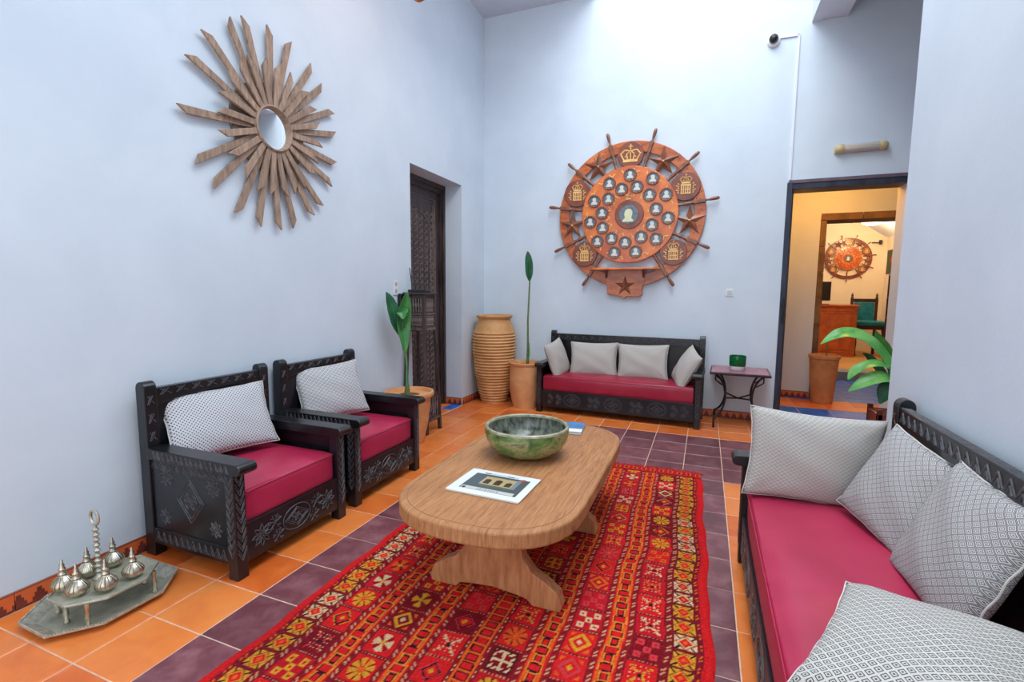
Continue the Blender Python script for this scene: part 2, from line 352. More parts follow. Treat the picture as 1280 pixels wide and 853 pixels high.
# walls
def wall(name, boxes, m='wall'):
    b = MB()
    for q in boxes: b.box(*q)
    return struct(b.build(name, M[m]))
D1a, D1b, D1z = -0.85, 0.285, 2.775
wall('wall_left', [(-3.75, XL, -7.2, D1a, -.1, H), (-3.75, XL, D1b, YB + .3, -.1, H), (-3.75, XL, D1a, D1b, D1z, H), (-3.75, -3.42, D1a, D1b, -.1, D1z)])
DX0, DX1, DZ = 0.60, 1.66, 2.66
wall('wall_back', [(XL, DX0, YB, YB + .28, -.1, H), (DX1, 3.9, YB, YB + .28, -.1, H), (DX0, DX1, YB, YB + .28, DZ, H)])
wall('wall_right', [(XR, XR + .34, -7.2, -1.955, -.1, H), (2.7, 2.9, -2.2, YB, -.1, H), (XR + .34, 2.9, -2.3, -2.1, -.1, H)])
SX0, SX1, SY0 = -1.565, 0.712, -4.95
wall('ceiling', [(-3.75, SX0, -7.2, YB + .28, ZC, ZC + .2), (1.031, 2.9, -7.2, YB + .28, ZC, ZC + .2), (SX0, 1.031, -7.2, SY0, ZC, ZC + .2)], 'ceiling')
wall('trim_1', [(SX1, 1.031, -5.2, YB, 4.305, H)], 'ceiling')          # roof beam along the skylight
wall('trim_2', [(SX0 - .12, SX0, SY0, YB, ZC + .2, H), (SX0, SX1, SY0 - .12, SY0, ZC + .2, H)], 'ceiling')
# skirting of painted tiles
def skirt(name, p, q, n, parent_name=None):
    p, q = Vector(p), Vector(q); d = (q - p); L = d.length; a = math.atan2(d.y, d.x)
    base = MB().box(0, L, 0.0, 0.004, 0, .088).build(name, M['grout']); base.location = p; base.rotation_euler = (0, 0, a); struct(base)
    k = max(1, round(L / .30)); s = L / k
    t0 = None
    for i in range(k):
        if t0 is None: t0 = MB().box(.0015, s - .0015, -.012, 0.0, 0.001, .09).build('skirting_tile', M['skirting'], base, bev=.002, seg=1)
        else: copy_part(t0, base, (i * s, 0, 0))
        
skirt('baseboard_left', (XL + .005, -5.6, 0), (XL + .005, D1a, 0), 1)
skirt('baseboard_left', (XL + .005, D1b, 0), (XL + .005, YB - .005, 0), 1)
skirt('baseboard_left', (-3.33, D1b - .005, 0), (XL, D1b - .005, 0), 1)
skirt('baseboard_back', (XL + .02, YB - .005, 0), (DX0 - .06, YB - .005, 0), 1)

# ------------------------------------------------------------------ carved ornament helpers (u,v = plane axes)
class Plane:
    def __init__(s, mb, o, u, v, n, wd=.005, th=.0035): s.mb, s.o, s.u, s.v, s.n, s.wd, s.th = mb, Vector(o), Vector(u), Vector(v), Vector(n), wd, th
    def P(s, a, b): return s.o + s.u * a + s.v * b
    def line(s, a, b, c, d, k=1): s.mb.bar(s.P(a, b), s.P(c, d), s.wd * k, s.th, s.n)
    def poly(s, pts, close=False):
        for (a, b), (c, d) in zip(pts, pts[1:] + (pts[:1] if close else [])): s.line(a, b, c, d)
    def chevrons(s, a0, a1, b0, b1, n, vertical=False, double=True):
        for i in range(n):
            if not vertical:
                x0 = a0 + (a1 - a0) * i / n; x1 = a0 + (a1 - a0) * (i + 1) / n; xm = (x0 + x1) / 2
                s.line(x0, b0, xm, b1); s.line(xm, b1, x1, b0)
                if double: s.line(xm - (x1 - x0) * .22, b0, xm, b0 + (b1 - b0) * .55); s.line(xm, b0 + (b1 - b0) * .55, xm + (x1 - x0) * .22, b0)
            else:
                y0 = b0 + (b1 - b0) * i / n; y1 = b0 + (b1 - b0) * (i + 1) / n; ym = (y0 + y1) / 2; xm = (a0 + a1) / 2
                s.line(a0, y1, xm, y0); s.line(xm, y0, a1, y1)
                if double: s.line(a0, y1 + .35 * (y1 - y0), xm, y0 + .35 * (y1 - y0)); s.line(xm, y0 + .35 * (y1 - y0), a1, y1 + .35 * (y1 - y0))
    def zeds(s, a0, a1, b0, b1, n):
        for i in range(n):
            x0 = a0 + (a1 - a0) * (i + .12) / n; x1 = a0 + (a1 - a0) * (i + .8) / n; h = b1 - b0
            for k in (0, .3): s.line(x0 + k * (x1 - x0) * .6, b0 + h * .1, x0 + (x1 - x0) * (.45 + k), b0 + h * .9)
            s.line(x0, b0 + h * .9, x0 + (x1 - x0) * .4, b0 + h * .6); s.line(x1 - (x1 - x0) * .35, b0 + h * .4, x1, b0 + h * .1)
    def rosette(s, a, b, r, petals=8):
        for k in range(petals):
            t = 2 * PI * k / petals; c, d = math.cos(t), math.sin(t)
            m = (a + c * r * .6 - d * r * .18, b + d * r * .6 + c * r * .18); m2 = (a + c * r * .6 + d * r * .18, b + d * r * .6 - c * r * .18)
            i0 = (a + c * r * .2, b + d * r * .2); o0 = (a + c * r, b + d * r)
            s.poly([i0, m, o0, m2], True)
        s.poly([(a + .15 * r * math.cos(k * PI / 3), b + .15 * r * math.sin(k * PI / 3)) for k in range(6)], True)
    def lozenge(s, a, b, w_, h_):
        s.poly([(a - w_, b), (a, b + h_), (a + w_, b), (a, b - h_)], True)
        s.poly([(a - w_ * .8, b), (a, b + h_ * .8), (a + w_ * .8, b), (a, b - h_ * .8)], True)
        s.rosette(a, b, min(w_, h_) * .5, 6)
        for k in range(4):
            t = PI / 4 + k * PI / 2; s.line(a + math.cos(t) * w_ * .42, b + math.sin(t) * h_ * .42, a + math.cos(t) * w_ * .62, b + math.sin(t) * h_ * .2)
    def sprig(s, a, b, r):
        for t in (.4, 1.2, 2.0, 2.8, 3.9, 5.3): s.line(a, b, a + r * math.cos(t), b + r * math.sin(t)); s.line(a + r * .6 * math.cos(t), b + r * .6 * math.sin(t), a + r * .9 * math.cos(t + .4), b + r * .9 * math.sin(t + .4))
    def ring(s, a, b, rx, ry, n=16): s.poly([(a + rx * math.cos(2 * PI * k / n), b + ry * math.sin(2 * PI * k / n)) for k in range(n)], True)

# ------------------------------------------------------------------ carved seats: local x = width, front at y = 0 facing -Y, back at y = depth
def rounded_box(x0, x1, y0, y1, z0, z1, nx=14, ny=10, nz=5, puff=.012, r=.03):
    mb = MB(); bm = mb.bm
    bmesh.ops.create_cube(bm, size=1.0); bmesh.ops.subdivide_edges(bm, edges=bm.edges, cuts=7, use_grid_fill=True)
    cx, cy, cz = (x0 + x1) / 2, (y0 + y1) / 2, (z0 + z1) / 2; sx, sy, sz = x1 - x0, y1 - y0, z1 - z0
    for v in bm.verts:
        p = v.co.copy(); q = Vector((p.x * sx, p.y * sy, p.z * sz))
        # round the corners
        inner = Vector((max(-sx / 2 + r, min(sx / 2 - r, q.x)), max(-sy / 2 + r, min(sy / 2 - r, q.y)), max(-sz / 2 + r, min(sz / 2 - r, q.z))))
        d = q - inner
        if d.length > 1e-6: q = inner + d.normalized() * min(d.length, r) if sum(abs(c) > 1e-6 for c in d) > 1 else q
        k = (1 - (2 * p.x) ** 2) * (1 - (2 * p.y) ** 2)
        if p.z > .49: q.z += puff * k
        if p.y < -.49: q.y -= puff * .6 * (1 - (2 * p.x) ** 2) * (1 - (2 * p.z) ** 2)
        v.co = q + Vector((cx, cy, cz))
    return mb
def carved_seat(name, label, cat, wd, dp, loc, rz, group, long=False, leather='leather', brown=False):
    t = thing(name, label, cat, loc, rz, group); W = wd / 2; bw = M['black_wood']; cv = M['brown_carving' if brown else 'carving']
    px = .065
    for sx in (-1, 1):
        x0, x1 = (-W, -W + px) if sx < 0 else (W - px, W)
        lg = MB().box(x0, x1, 0, .065, 0, .555).build('front_leg', bw, t, bev=.004)
        c = MB(); p = Plane(c, (x0, 0, 0), (1, 0, 0), (0, 0, 1), (0, -1, 0)); p.chevrons(.008, px - .008, .10, .54, 9, True)
        xs = x0 if sx < 0 else x1
        p2 = Plane(c, (xs, 0, 0), (0, 1, 0), (0, 0, 1), (sx, 0, 0)); p2.chevrons(.008, .057, .12, .54, 9, True); c.build('carving', cv, lg)
        # rear post, round head
        hd = [(dp - .085, 0), (dp - .012, 0)] + [(dp - .0485 + .0365 * math.cos(a), .935 + .0365 * math.sin(a)) for a in np.linspace(0, PI, 9)]
        hd = [(dp - .085, .05 * 0), (dp - .012, 0)] + hd[2:]
        # outline in YZ
        ps = MB().prism(hd, x0 if sx < 0 else x1 - px, (x0 if sx < 0 else x1 - px) + px, YZ).build('rear_post', bw, t, bev=.004)
        c = MB(); p = Plane(c, (x0, dp - .085, 0), (1, 0, 0), (0, 0, 1), (0, -1, 0)); p.zeds(.008, px - .004, .84, .90, 1); p.zeds(.008, px - .004, .74, .80, 1); p.zeds(.008, px - .004, .64, .70, 1)
        c.build('carving', cv, ps)
        # arm with rounded front
        aw = .095; ax0, ax1 = (-W - .008, -W + aw) if sx < 0 else (W - aw, W + .008)
        prof = [(dp - .085, .555), (dp - .085, .612), (0.0, .612)] + [(-.028 + .030 * math.cos(a), .584 + .028 * math.sin(a)) for a in np.linspace(PI / 2, 3 * PI / 2, 8)] + [(0, .555)]
        ar = MB().prism(prof, ax0, ax1, YZ).build('armrest', bw, t, bev=.004)
        c = MB(); xs = ax0 if sx < 0 else ax1
        p = Plane(c, (xs, 0, 0), (0, 1, 0), (0, 0, 1), (sx, 0, 0), .004); p.chevrons(.02, dp - .12, .562, .604, 16, False, True); c.build('carving', cv, ar)
        # side panel and rails
        xo = (-W + .012) if sx < 0 else (W - .032)
        sp = MB().box(xo, xo + .02, .06, dp - .08, .15, .556).build('side_panel', bw, t)
        c = MB(); xs = xo if sx < 0 else xo + .02; L = dp - .15
        p = Plane(c, (xs, .065, .17), (0, 1, 0), (0, 0, 1), (sx, 0, 0))
        p.lozenge(L * .48, .19, .10, .12); p.rosette(L * .17, .29, .05); p.rosette(L * .80, .30, .055); p.rosette(L * .16, .07, .045); p.rosette(L * .84, .07, .045)
        p.chevrons(0.01, L, .335, .375, 10); p.line(L * .48, .315, L * .44, .335); p.line(L * .48, .315, L * .52, .335)
        c.build('carving', cv, sp)
        x0b = -W + .004 if sx < 0 else W - .05
        br = MB().box(x0b, x0b + .046, .06, dp - .08, .075, .165).build('side_rail', bw, t, bev=.004)
        c = MB(); xs = x0b if sx < 0 else x0b + .046; p = Plane(c, (xs, .065, .08), (0, 1, 0), (0, 0, 1), (sx, 0, 0), .004); p.chevrons(.01, dp - .16, .015, .07, 12); c.build('carving', cv, br)
    fr = MB().box(-W + px, W - px, .008, .045, .075, .275).build('front_rail', bw, t, bev=.004)
    c = MB(); L = wd - 2 * px; p = Plane(c, (-W + px, .008, .075), (1, 0, 0), (0, 0, 1), (0, -1, 0), .0045)
    if long:
        for k in (.22, .5, .78): p.ring(L * k, .10, .105, .078); p.ring(L * k, .10, .09, .064); p.lozenge(L * k, .10, .07, .05)
        for k in (.06, .12, .345, .385, .625, .665, .88, .94): p.rosette(L * k, .135, .034, 6); p.rosette(L * k, .06, .034, 6); p.sprig(L * k + .03, .1, .03)
    else:
        p.ring(L / 2, .1, .10, .07); p.lozenge(L / 2, .10, .085, .055); p.rosette(L * .14, .10, .062); p.rosette(L * .86, .10, .062)
        p.sprig(L * .27, .13, .045); p.sprig(L * .73, .13, .045); p.sprig(L * .3, .05, .04); p.sprig(L * .7, .05, .04)
    c.build('carving', cv, fr)
    y1 = dp - .05
    bp = MB().box(-W + px, W - px, y1 - .012, y1 + .012, .24, .88).build('back_panel', bw, t)
    # top rail, slightly arched below
    n = 16; top = [(-W + px - .004, .93), (W - px + .004, .93)]; bot = [(W - px + .004 - (wd - 2 * px + .008) * i / n, .835 + .035 * math.sin(PI * i / n) * (0 if long else 1)) for i in range(n + 1)]
    tr = MB().prism((top + bot)[::-1], y1 - .026, y1 + .02, XZ).build('top_rail', bw, t, bev=.004)
    c = MB(); p = Plane(c, (-W + px, y1 - .026, 0), (1, 0, 0), (0, 0, 1), (0, -1, 0), .005, .004)
    if long and brown: p.wd = .007; p.chevrons(.01, L - .01, .865, .915, 30)
    elif long: p.zeds(.01, L - .01, .86, .92, 16)
    else: p.zeds(.01, L - .01, .885, .925, 7)
    p3 = Plane(c, (-W + px, y1 - .026, .93), (1, 0, 0), (0, 1, 0), (0, 0, 1), .004, .002)
    for k in range(int(L / .02)): p3.line(k * .02, .006, k * .02 + .014, .04)
    c.build('carving', M['carving'], tr)
    MB().box(-W + px, W - px, .045, dp - .06, .20, .255).build('seat_board', bw, t)
    cu = rounded_box(-W + px + .004, W - px - .004, .022, dp - .075, .262, .455, puff=.014)
    cu.build('seat_cushion', M[leather], t, smooth=True)
    sm = MB(); e = W - px - .02
    sm.tube([(-e, .018, .438), (e, .018, .438)], .0028, 6); sm.build('piping', M[leather], t, smooth=True)
    return t
GA = 'pair of carved black armchairs'
a1 = carved_seat('armchair', 'near carved black wooden armchair with raspberry seat against the left wall', 'armchair', .79, .72, (-2.315, -3.18, 0), PI / 2, GA)
a2 = dup_thing(a1, 'farther carved black wooden armchair with raspberry seat beside the tall stand', (-2.335, -2.27, 0), PI / 2)
carved_seat('sofa', 'carved black wooden sofa with red seat standing below the ship wheel plaque', 'sofa', 1.885, .585, (-1.133, .303, 0), math.radians(-2.6), None, True, 'leather2')
carved_seat('daybed', 'long carved black wooden daybed with raspberry seat along the right partition wall', 'sofa', 2.15, .735, (.035, -2.345 - 1.075, 0), -PI / 2, None, True, 'leather', True)

# ------------------------------------------------------------------ cushions
def cushion(name, label, m, pos, eul, wd, ht, th=.13, pinch=.075, seed=0, bend=0.0):
    n = 30; verts = []; uvs = []; idx = {}
    r = random.Random(seed); ph = [r.uniform(0, 6) for _ in range(6)]
    faces = []
    for side in (1, -1):
        for i in range(n + 1):
            for j in range(n + 1):
                u, v = -1 + 2 * i / n, -1 + 2 * j / n
                edge = i in (0, n) or j in (0, n)
                if edge and side == -1: idx[side, i, j] = idx[1, i, j]; continue
                x = wd / 2 * u * (1 - pinch * (1 - v * v)) ; y = ht / 2 * v * (1 - pinch * (1 - u * u))
                k = max(0, (1 - u ** 2) * (1 - v ** 2)) ** .40
                z = side * th / 2 * k
                z += side * .006 * k * math.sin(5 * u + ph[0] + 3 * v) * math.cos(4 * v + ph[1])
                for (cu, cv) in ((-1, -1), (1, -1), (-1, 1), (1, 1)):     # creases running in from the corners
                    dx, dy = u - cu, v - cv; rr = math.hypot(dx, dy); an = math.atan2(dy, dx)
                    z += side * .005 * math.exp(-rr * 2.2) * math.sin(an * 9 + ph[2]) * min(1, rr * 3)
                z += bend * (1 - u * u)
                if edge: z += .003 * math.sin(14 * (u + v) + ph[3])
                idx[side, i, j] = len(verts); verts.append((x, y, z)); uvs.append((u * wd / 2, v * ht / 2))
    for side in (1, -1):
        for i in range(n):
            for j in range(n):
                f = [idx[side, i, j], idx[side, i + 1, j], idx[side, i + 1, j + 1], idx[side, i, j + 1]]
                faces.append(f if side == 1 else f[::-1])
    me = bpy.data.meshes.new(name); me.from_pydata(verts, [], faces); uvl = me.uv_layers.new(name='UVMap')
    for p in me.polygons:
        p.use_smooth = True
        for li, vi in zip(p.loop_indices, p.vertices): uvl.data[li].uv = uvs[vi]
    me.materials.append(m); o = bpy.data.objects.new(name, me); COL.objects.link(o)
    o.location = pos; o.rotation_euler = eul
    ring = [verts[idx[1, i, 0]] for i in range(0, n + 1)] + [verts[idx[1, n, j]] for j in range(1, n + 1)] + [verts[idx[1, i, n]] for i in range(n - 1, -1, -1)] + [verts[idx[1, 0, j]] for j in range(n - 1, 0, -1)]
    MB().tube(ring, .003, 5, True).build('seam', M['seam'], o, smooth=True)
    return tag(o, label, 'cushion')
G1 = 'cushions on the seats'
cushion('cushion', 'black and white speckled oblong cushion leaning in the near left armchair', M['cush_dots'], (-2.87, -3.205, .685), (1.12, -.012, 1.312), .60, .41, .13, seed=1)
cushion('cushion', 'grey zigzag woven cushion leaning in the farther left armchair', M['cush_key'], (-2.865, -2.285, .69), (1.2, -.063, 1.17), .53, .43, .13, seed=2)
cushion('cushion', 'plain beige cushion left of centre on the back sofa', M['cush_plain'], (-1.46, .735, .635), (1.36, -.018, .0), .60, .43, .16, seed=3)
cushion('cushion', 'plain beige cushion right of centre on the back sofa', M['cush_plain'], (-.86, .70, .64), (1.36, -.022, -.04), .60, .43, .16, seed=4)
cushion('cushion', 'beige cushion turned side-on against the left arm of the back sofa', M['cush_plain'], (-1.885, .60, .635), (1.273, -.172, 1.407), .42, .46, .17, seed=5)
cushion('cushion', 'beige cushion turned side-on against the right arm of the back sofa', M['cush_plain'], (-.36, .50, .63), (1.12, .246, -1.298), .42, .45, .17, seed=6)
cushion('cushion', 'fine woven grey cushion standing at the far arm of the daybed', M['cush_fine'], (.33, -2.515, .665), (1.47, .06, .10), .60, .45, .16, seed=7)
cushion('cushion', 'diamond woven grey cushion second from the far arm of the daybed', M['cush_big'], (.595, -2.85, .655), (1.15, .189, -1.262), .50, .44, .14, seed=8)
cushion('cushion', 'large diamond woven cushion third from the far arm of the daybed', M['cush_big'], (.61, -3.27, .655), (1.165, .012, -1.528), .50, .47, .14, seed=9)
cushion('cushion', 'bold diamond woven cushion in the bottom right corner lying nearest the viewer', M['cush_near'], (.352, -3.806, .558), (.14, -.10, -.487), .47, .49, .17, seed=10)

# ------------------------------------------------------------------ coffee table
def stadium(cx, cy, hw, hl, n=18, p=2.5):
    pts = []; rl = min(hw * .95, .44)
    for (y0, a0) in ((cy + hl - rl, 0), (cy - hl + rl, PI)):
        for i in range(n + 1):
            a = a0 + PI * i / n; c, s_ = math.cos(a), math.sin(a)
            pts.append((cx + hw * math.copysign(abs(c) ** (2 / p), c), y0 + rl * math.copysign(abs(s_) ** (2 / p), s_)))
    return pts
ct = thing('coffee_table', 'oval worn oak coffee table on two trestle feet standing on the red rug', 'table', (-1.137, -2.57, .012))
TZ = .475
tt = MB().prism(stadium(0, 0, .462, .90), TZ - .078 - .012, TZ - .012).build('tabletop', M['table_wood'], ct, bev=.014, seg=3)
bd = MB(); o1 = stadium(0, 0, .425, .865, 18); bd.tube([(x, y, TZ - .0125) for x, y in o1], .0022, 4, True); bd.build('border_groove', mat('table_groove', srgb(150, 100, 68), rough=.7), tt)
def trestle(parent, y):
    half = [(0, .0), (.13, .0)]
    o = [(-.335, 0), (-.20, 0), (-.175, .025), (-.12, .035), (0, .045), (.12, .035), (.175, .025), (.20, 0), (.335, 0), (.345, .03), (.325, .085), (.27, .125), (.20, .16), (.155, .22), (.14, .30), (.15, .385),
         (-.15, .385), (-.14, .30), (-.155, .22), (-.20, .16), (-.27, .125), (-.325, .085), (-.345, .03)]
    return MB().prism(o, y - .032, y + .032, XZ).build('trestle', M['trestle_wood'], parent, bev=.006, loc=(.055, 0, 0))
trestle(ct, -.60); trestle(ct, .17)
MB().box(.025, .085, -.57, .14, .16, .22).build('stretcher', M['table_wood'], ct, bev=.004)

# bowl on the table
R_ = .258
bw_ = thing('bowl', 'large green glazed ceramic bowl on the coffee table', 'bowl', (-1.175, -2.48, TZ + .003))
outer = [(.10, 0), (.125, .0), (.178, .022), (.222, .056), (.247, .10), (.258, .145), (.256, .173)]
inner = [(.236, .171), (.233, .14), (.215, .095), (.17, .052), (.10, .03), (0.0005, .026)]
MB().lathe(outer, n=56, cap=False).lathe([(.10, .0005), (.001, .0005)], n=56, cap=False).build('body', M['bowl'], bw_, smooth=True)
MB().lathe([(.2565, .170), (.255, .180), (.246, .186), (.237, .180), (.235, .168)], n=56, cap=False).build('rim', M['bowl_rim'], bw_, smooth=True)
MB().lathe(inner, n=56, cap=False).build('inner_glaze', M['bowl_in'], bw_, smooth=True)
pp = MB()
for k in range(90):
    a, r = random.uniform(0, 6.3), .09 * math.sqrt(random.random())
    pp.ball((r * math.cos(a), r * math.sin(a), .036 + .014 * random.random()), .009, (1, .7, .5), 6)
po = pp.build('dried_petals', M['potpourri']); po.location = (-1.175, -2.48, TZ + .003); po['kind'] = 'stuff'; po['label'] = 'dark dried petals in the bottom of the green bowl'; po['category'] = 'potpourri'

# magazine (printed cover is flat print on the cover)
def magazine():
    t = thing('magazine', 'white magazine with a building photo on its cover lying on the coffee table', 'magazine', (-1.158, -3.01, TZ + .001), -.035)
    MB().box(-.197, .197, -.15, .15, 0, .009).build('pages', M['page'], t, bev=.001)
    nx, ny = 118, 90; W_, H_ = .40, .306
    xs = np.linspace(-W_ / 2, W_ / 2, nx); ys = np.linspace(-H_ / 2, H_ / 2, ny); X, Y = np.meshgrid(xs, ys, indexing='ij')
    u = (X + W_ / 2) / W_; v = (Y + H_ / 2) / H_
    colr = np.zeros((nx, ny, 3)); colr[:] = srgb(226, 230, 236)[:3]
    ph = (u > .12) & (u < .9) & (v > .15) & (v < .84); colr[ph] = srgb(74, 84, 86)[:3]
    ce = (u > .30) & (u < .76) & (v > .36) & (v < .76); colr[ce] = srgb(176, 158, 118)[:3]
    for c_, hh in ((.38, .64), (.53, .66), (.68, .62)):
        ar = (np.abs(u - c_) < .045) & (v > .46) & (v < hh - .8 * (np.abs(u - c_)) ** 1.0 + .02); colr[ar] = srgb(70, 46, 34)[:3]
    g2 = (u > .3) & (u < .76) & (v > .36) & (v < .42); colr[g2] = srgb(92, 100, 70)[:3]
    t1 = (u > .22) & (u < .72) & (v > .86) & (v < .89) & (((u * 60) % 1) > .35); colr[t1] = srgb(60, 66, 76)[:3]
    sk = (u > .14) & (u < .86) & (v > .16) & (v < .26); colr[sk] = srgb(196, 196, 186)[:3]
    gr = (u > .36) & (u < .66) & (v > .17) & (v < .24) & (((u * 26) % 1) > .4); colr[gr] = srgb(140, 148, 152)[:3]
    lg = (np.hypot((u - .18) * 1.3, v - .2) < .035); colr[lg] = srgb(54, 62, 66)[:3]
    rd = (u > .78) & (u < .83) & (v > .78) & (v < .86); colr[rd] = srgb(190, 50, 60)[:3]
    sp_ = (u > .74) & (u < .80) & (v > .40) & (v < .78); colr[sp_] = srgb(120, 128, 138)[:3]
    colored_grid('cover', X, Y, np.full_like(X, .0098), colr, mat_attr('magazine_print', .25), t)
    return t
def mat_attr(name, rough, bmp=None):
    m, nt, b = nodes(name); at = nt.nodes.new('ShaderNodeAttribute'); at.attribute_name = 'Col'
    b.inputs['Roughness'].default_value = rough; col = at.outputs['Color']
    if bmp:
        n = noise(nt, coordnode(nt, 'Object', (1, 1, 1)), bmp, 3, .6)
        col = mixc(nt, mth(nt, 'MULTIPLY', n, .45), col, (0, 0, 0, 1)); bump(nt, b, n, .6, .004)
        b.inputs['Specular IOR Level'].default_value = .1
    link(nt, col, b.inputs['Base Color']); return m
def colored_grid(name, X, Y, Z, C, m, parent=None, loc=None):
    nx, ny = X.shape; co = np.stack([X, Y, Z], -1).reshape(-1, 3)
    i, j = np.meshgrid(np.arange(nx - 1), np.arange(ny - 1), indexing='ij'); a = (i * ny + j).ravel()
    f = np.stack([a, a + ny, a + ny + 1, a + 1], -1)
    me = bpy.data.meshes.new(name); me.vertices.add(len(co)); me.vertices.foreach_set('co', co.ravel().astype(np.float32))
    me.loops.add(f.size); me.loops.foreach_set('vertex_index', f.ravel().astype(np.int32))
    me.polygons.add(len(f)); me.polygons.foreach_set('loop_start', np.arange(0, f.size, 4, dtype=np.int32)); me.polygons.foreach_set('loop_total', np.full(len(f), 4, dtype=np.int32))
    me.update(calc_edges=True); me.validate()
    at = me.color_attributes.new('Col', 'FLOAT_COLOR', 'POINT'); c4 = np.ones((len(co), 4), np.float32); c4[:, :3] = C.reshape(-1, 3); at.data.foreach_set('color', c4.ravel())
    me.polygons.foreach_set('use_smooth', np.ones(len(f), dtype=bool)); me.materials.append(m)
    o = bpy.data.objects.new(name, me); COL.objects.link(o)
    if parent: o.parent = parent
    if loc: o.location = loc
    return o
magazine()
bk = thing('book', 'small blue and white book on the table behind the green bowl', 'book', (-1.06, -1.86, TZ + .001), .12)
MB().box(-.088, .088, -.125, .125, .003, .019).build('pages', M['page'], bk)
MB().box(-.09, .09, -.127, .127, 0, .003).box(-.09, .09, -.127, .127, .019, .022).box(-.092, -.088, -.127, .127, 0, .022).build('cover', M['blue_cover'], bk, bev=.001)
MB().box(-.09, .09, -.127, -.05, .0221, .0226).build('cover_band', M['page'], bk)

# ------------------------------------------------------------------ rug
def make_rug():
    Wd, Ln = 1.80, 3.25; nx, ny = 361, 560
    us = np.linspace(0, Wd, nx); vs = np.linspace(0, Ln, ny); U, Vv = np.meshgrid(us, vs, indexing='ij')
    wob = .006 * np.sin(Vv * 7) + .004 * np.sin(Vv * 17 + 1)
    Us = np.clip(U + .004 * np.sin(Vv * 9), 0, Wd)
    S = lambda *c: np.array(srgb(*c)[:3])
    RED, CRIM, MAR, ORG, YEL, CRE, DK, PNK = S(224, 34, 36), S(200, 28, 40), S(126, 26, 38), S(236, 100, 36), S(224, 158, 44), S(226, 192, 146), S(40, 26, 34), S(216, 64, 70)
    C = np.zeros((nx, ny, 3)); C[:] = RED
    m = np.minimum(Us, Wd - Us)              # distance from long edge (mirrored)
    def put(mask, c): C[mask] = c
    def rnd(ix, iy, k=0): return (np.abs(np.sin(ix * 127.1 + iy * 311.7 + k * 74.7) * 43758.5453)) % 1
    def frac(a): return a - np.floor(a)
    def dotted(lo, hi, a, b, bgc):
        z = (m >= lo) & (m < hi); put(z, bgc)
        k = frac((Vv + m) / .022) < .5; put(z & k & (m > lo + .006) & (m < hi - .006), a)
        k2 = frac((Vv + m) / .066) < .17; put(z & k2 & (m > lo + .006) & (m < hi - .006), b)
    def motif(z, a, b, ix, iy, pitch):
        r = np.hypot(a, b); th = np.arctan2(b, a); d = np.abs(a) + np.abs(b); mx = np.maximum(np.abs(a), np.abs(b))
        ty = np.floor(rnd(ix, iy) * 7); hue = rnd(ix, iy, 3)
        bgk = rnd(ix, iy, 5)
        for lo_, hi_, cc in ((0, .35, CRIM), (.35, .85, RED), (.85, 1.01, S(130, 20, 32))): put(z & (bgk >= lo_) & (bgk < hi_), cc)
        def colr(mask, off=0):
            h = (hue + off) % 1
            for lo_, hi_, cc in ((0, .35, YEL), (.35, .62, CRE), (.62, .85, ORG), (.85, 1.01, PNK)): put(z & mask & (h >= lo_) & (h < hi_), cc)
        k = ty == 0; colr(k & (r < .78) & (np.abs(np.sin(4 * th)) > .45) & (r > .18)); put(z & k & (r < .78) & (r > .42) & (np.abs(np.sin(4 * th)) < .2), DK); put(z & k & (r < .16), ORG)
        st = np.round(d * 7) / 7
        k = ty == 1; colr(k & (st < .85)); put(z & k & (st < .62), DK); put(z & k & (st < .5), RED); put(z & k & (st < .25), YEL); put(z & k & (st < .85) & (st > .62) & (frac((a - b) * 4.5) < .4), MAR)
        k = ty == 2
        qa, qb = np.abs(a), np.abs(b); sq = ((np.maximum(np.abs(qa - .5), np.abs(qb - .5)) < .24) | (mx < .24)); colr(k & sq); core = ((np.maximum(np.abs(qa - .5), np.abs(qb - .5)) < .09) | (mx < .09)); put(z & k & core, CRIM)
        k = ty == 3; x_ = (np.abs(np.abs(a) - np.abs(b)) < .13) & (mx < .68) & (frac(mx * 5) < .7); colr(k & x_); put(z & k & (mx < .75) & (frac(a * 3.5 + 100) < .3) & (frac(b * 3.5 + 100) < .3) & ~x_, CRE); put(z & k & (mx < .13), DK)
        k = ty == 4; hook = (mx < .72) & ((np.abs(a) < .1) | (np.abs(b) < .1) | ((mx > .5) & (frac((a + b) * 2.4) < .55))); put(z & k & (mx < .8) & (mx > .7), DK); colr(k & hook)
        k = ty == 5; colr(k & (r < .7) & (np.abs(np.cos(2 * th)) > .6)); put(z & k & (r < .7) & (np.abs(np.cos(2 * th)) < .35) & (r > .2), MAR); put(z & k & (st < .22), YEL)
        k = ty == 6; colr(k & (st < .72) & (st > .45)); colr(k & (st < .25), .4); put(z & k & (mx > .55) & (mx < .75) & (d > 1.1), ORG)
    # selvedge
    put(m < .045, RED); put((m > .03) & (m < .045) & (frac(Vv / .02) < .4), CRIM)
    dotted(.045, .068, ORG, MAR, MAR)
    # small squares column
    lo, hi, pc = .068, .165, .102
    z = (m >= lo) & (m < hi); put(z, MAR)
    a = (m - (lo + hi) / 2) / ((hi - lo) / 2); b = (frac(Vv / pc) - .5) * 2; iy = np.floor(Vv / pc); ixs = (Us > Wd / 2).astype(float)
    fld = z & (np.abs(a) < .90) & (np.abs(b) < .84); h = rnd(iy, ixs)
    put(fld & (h < .55), YEL); put(fld & (h >= .55), CRE)
    st = np.round((np.abs(a) + np.abs(b)) * 6) / 6; r = np.hypot(a, b)
    put(fld & (st < 1.0) & (st > .75), S(168, 96, 44)); put(fld & (np.abs(np.abs(a) - np.abs(b)) < .13) & (r > .62), DK); put(fld & (st < .62) & (h < .8), RED); put(fld & (st < .62) & (h >= .8), CRIM); put(fld & (st < .25), ORG)
    dotted(.165, .195, S(214, 150, 110), MAR, S(130, 24, 34))
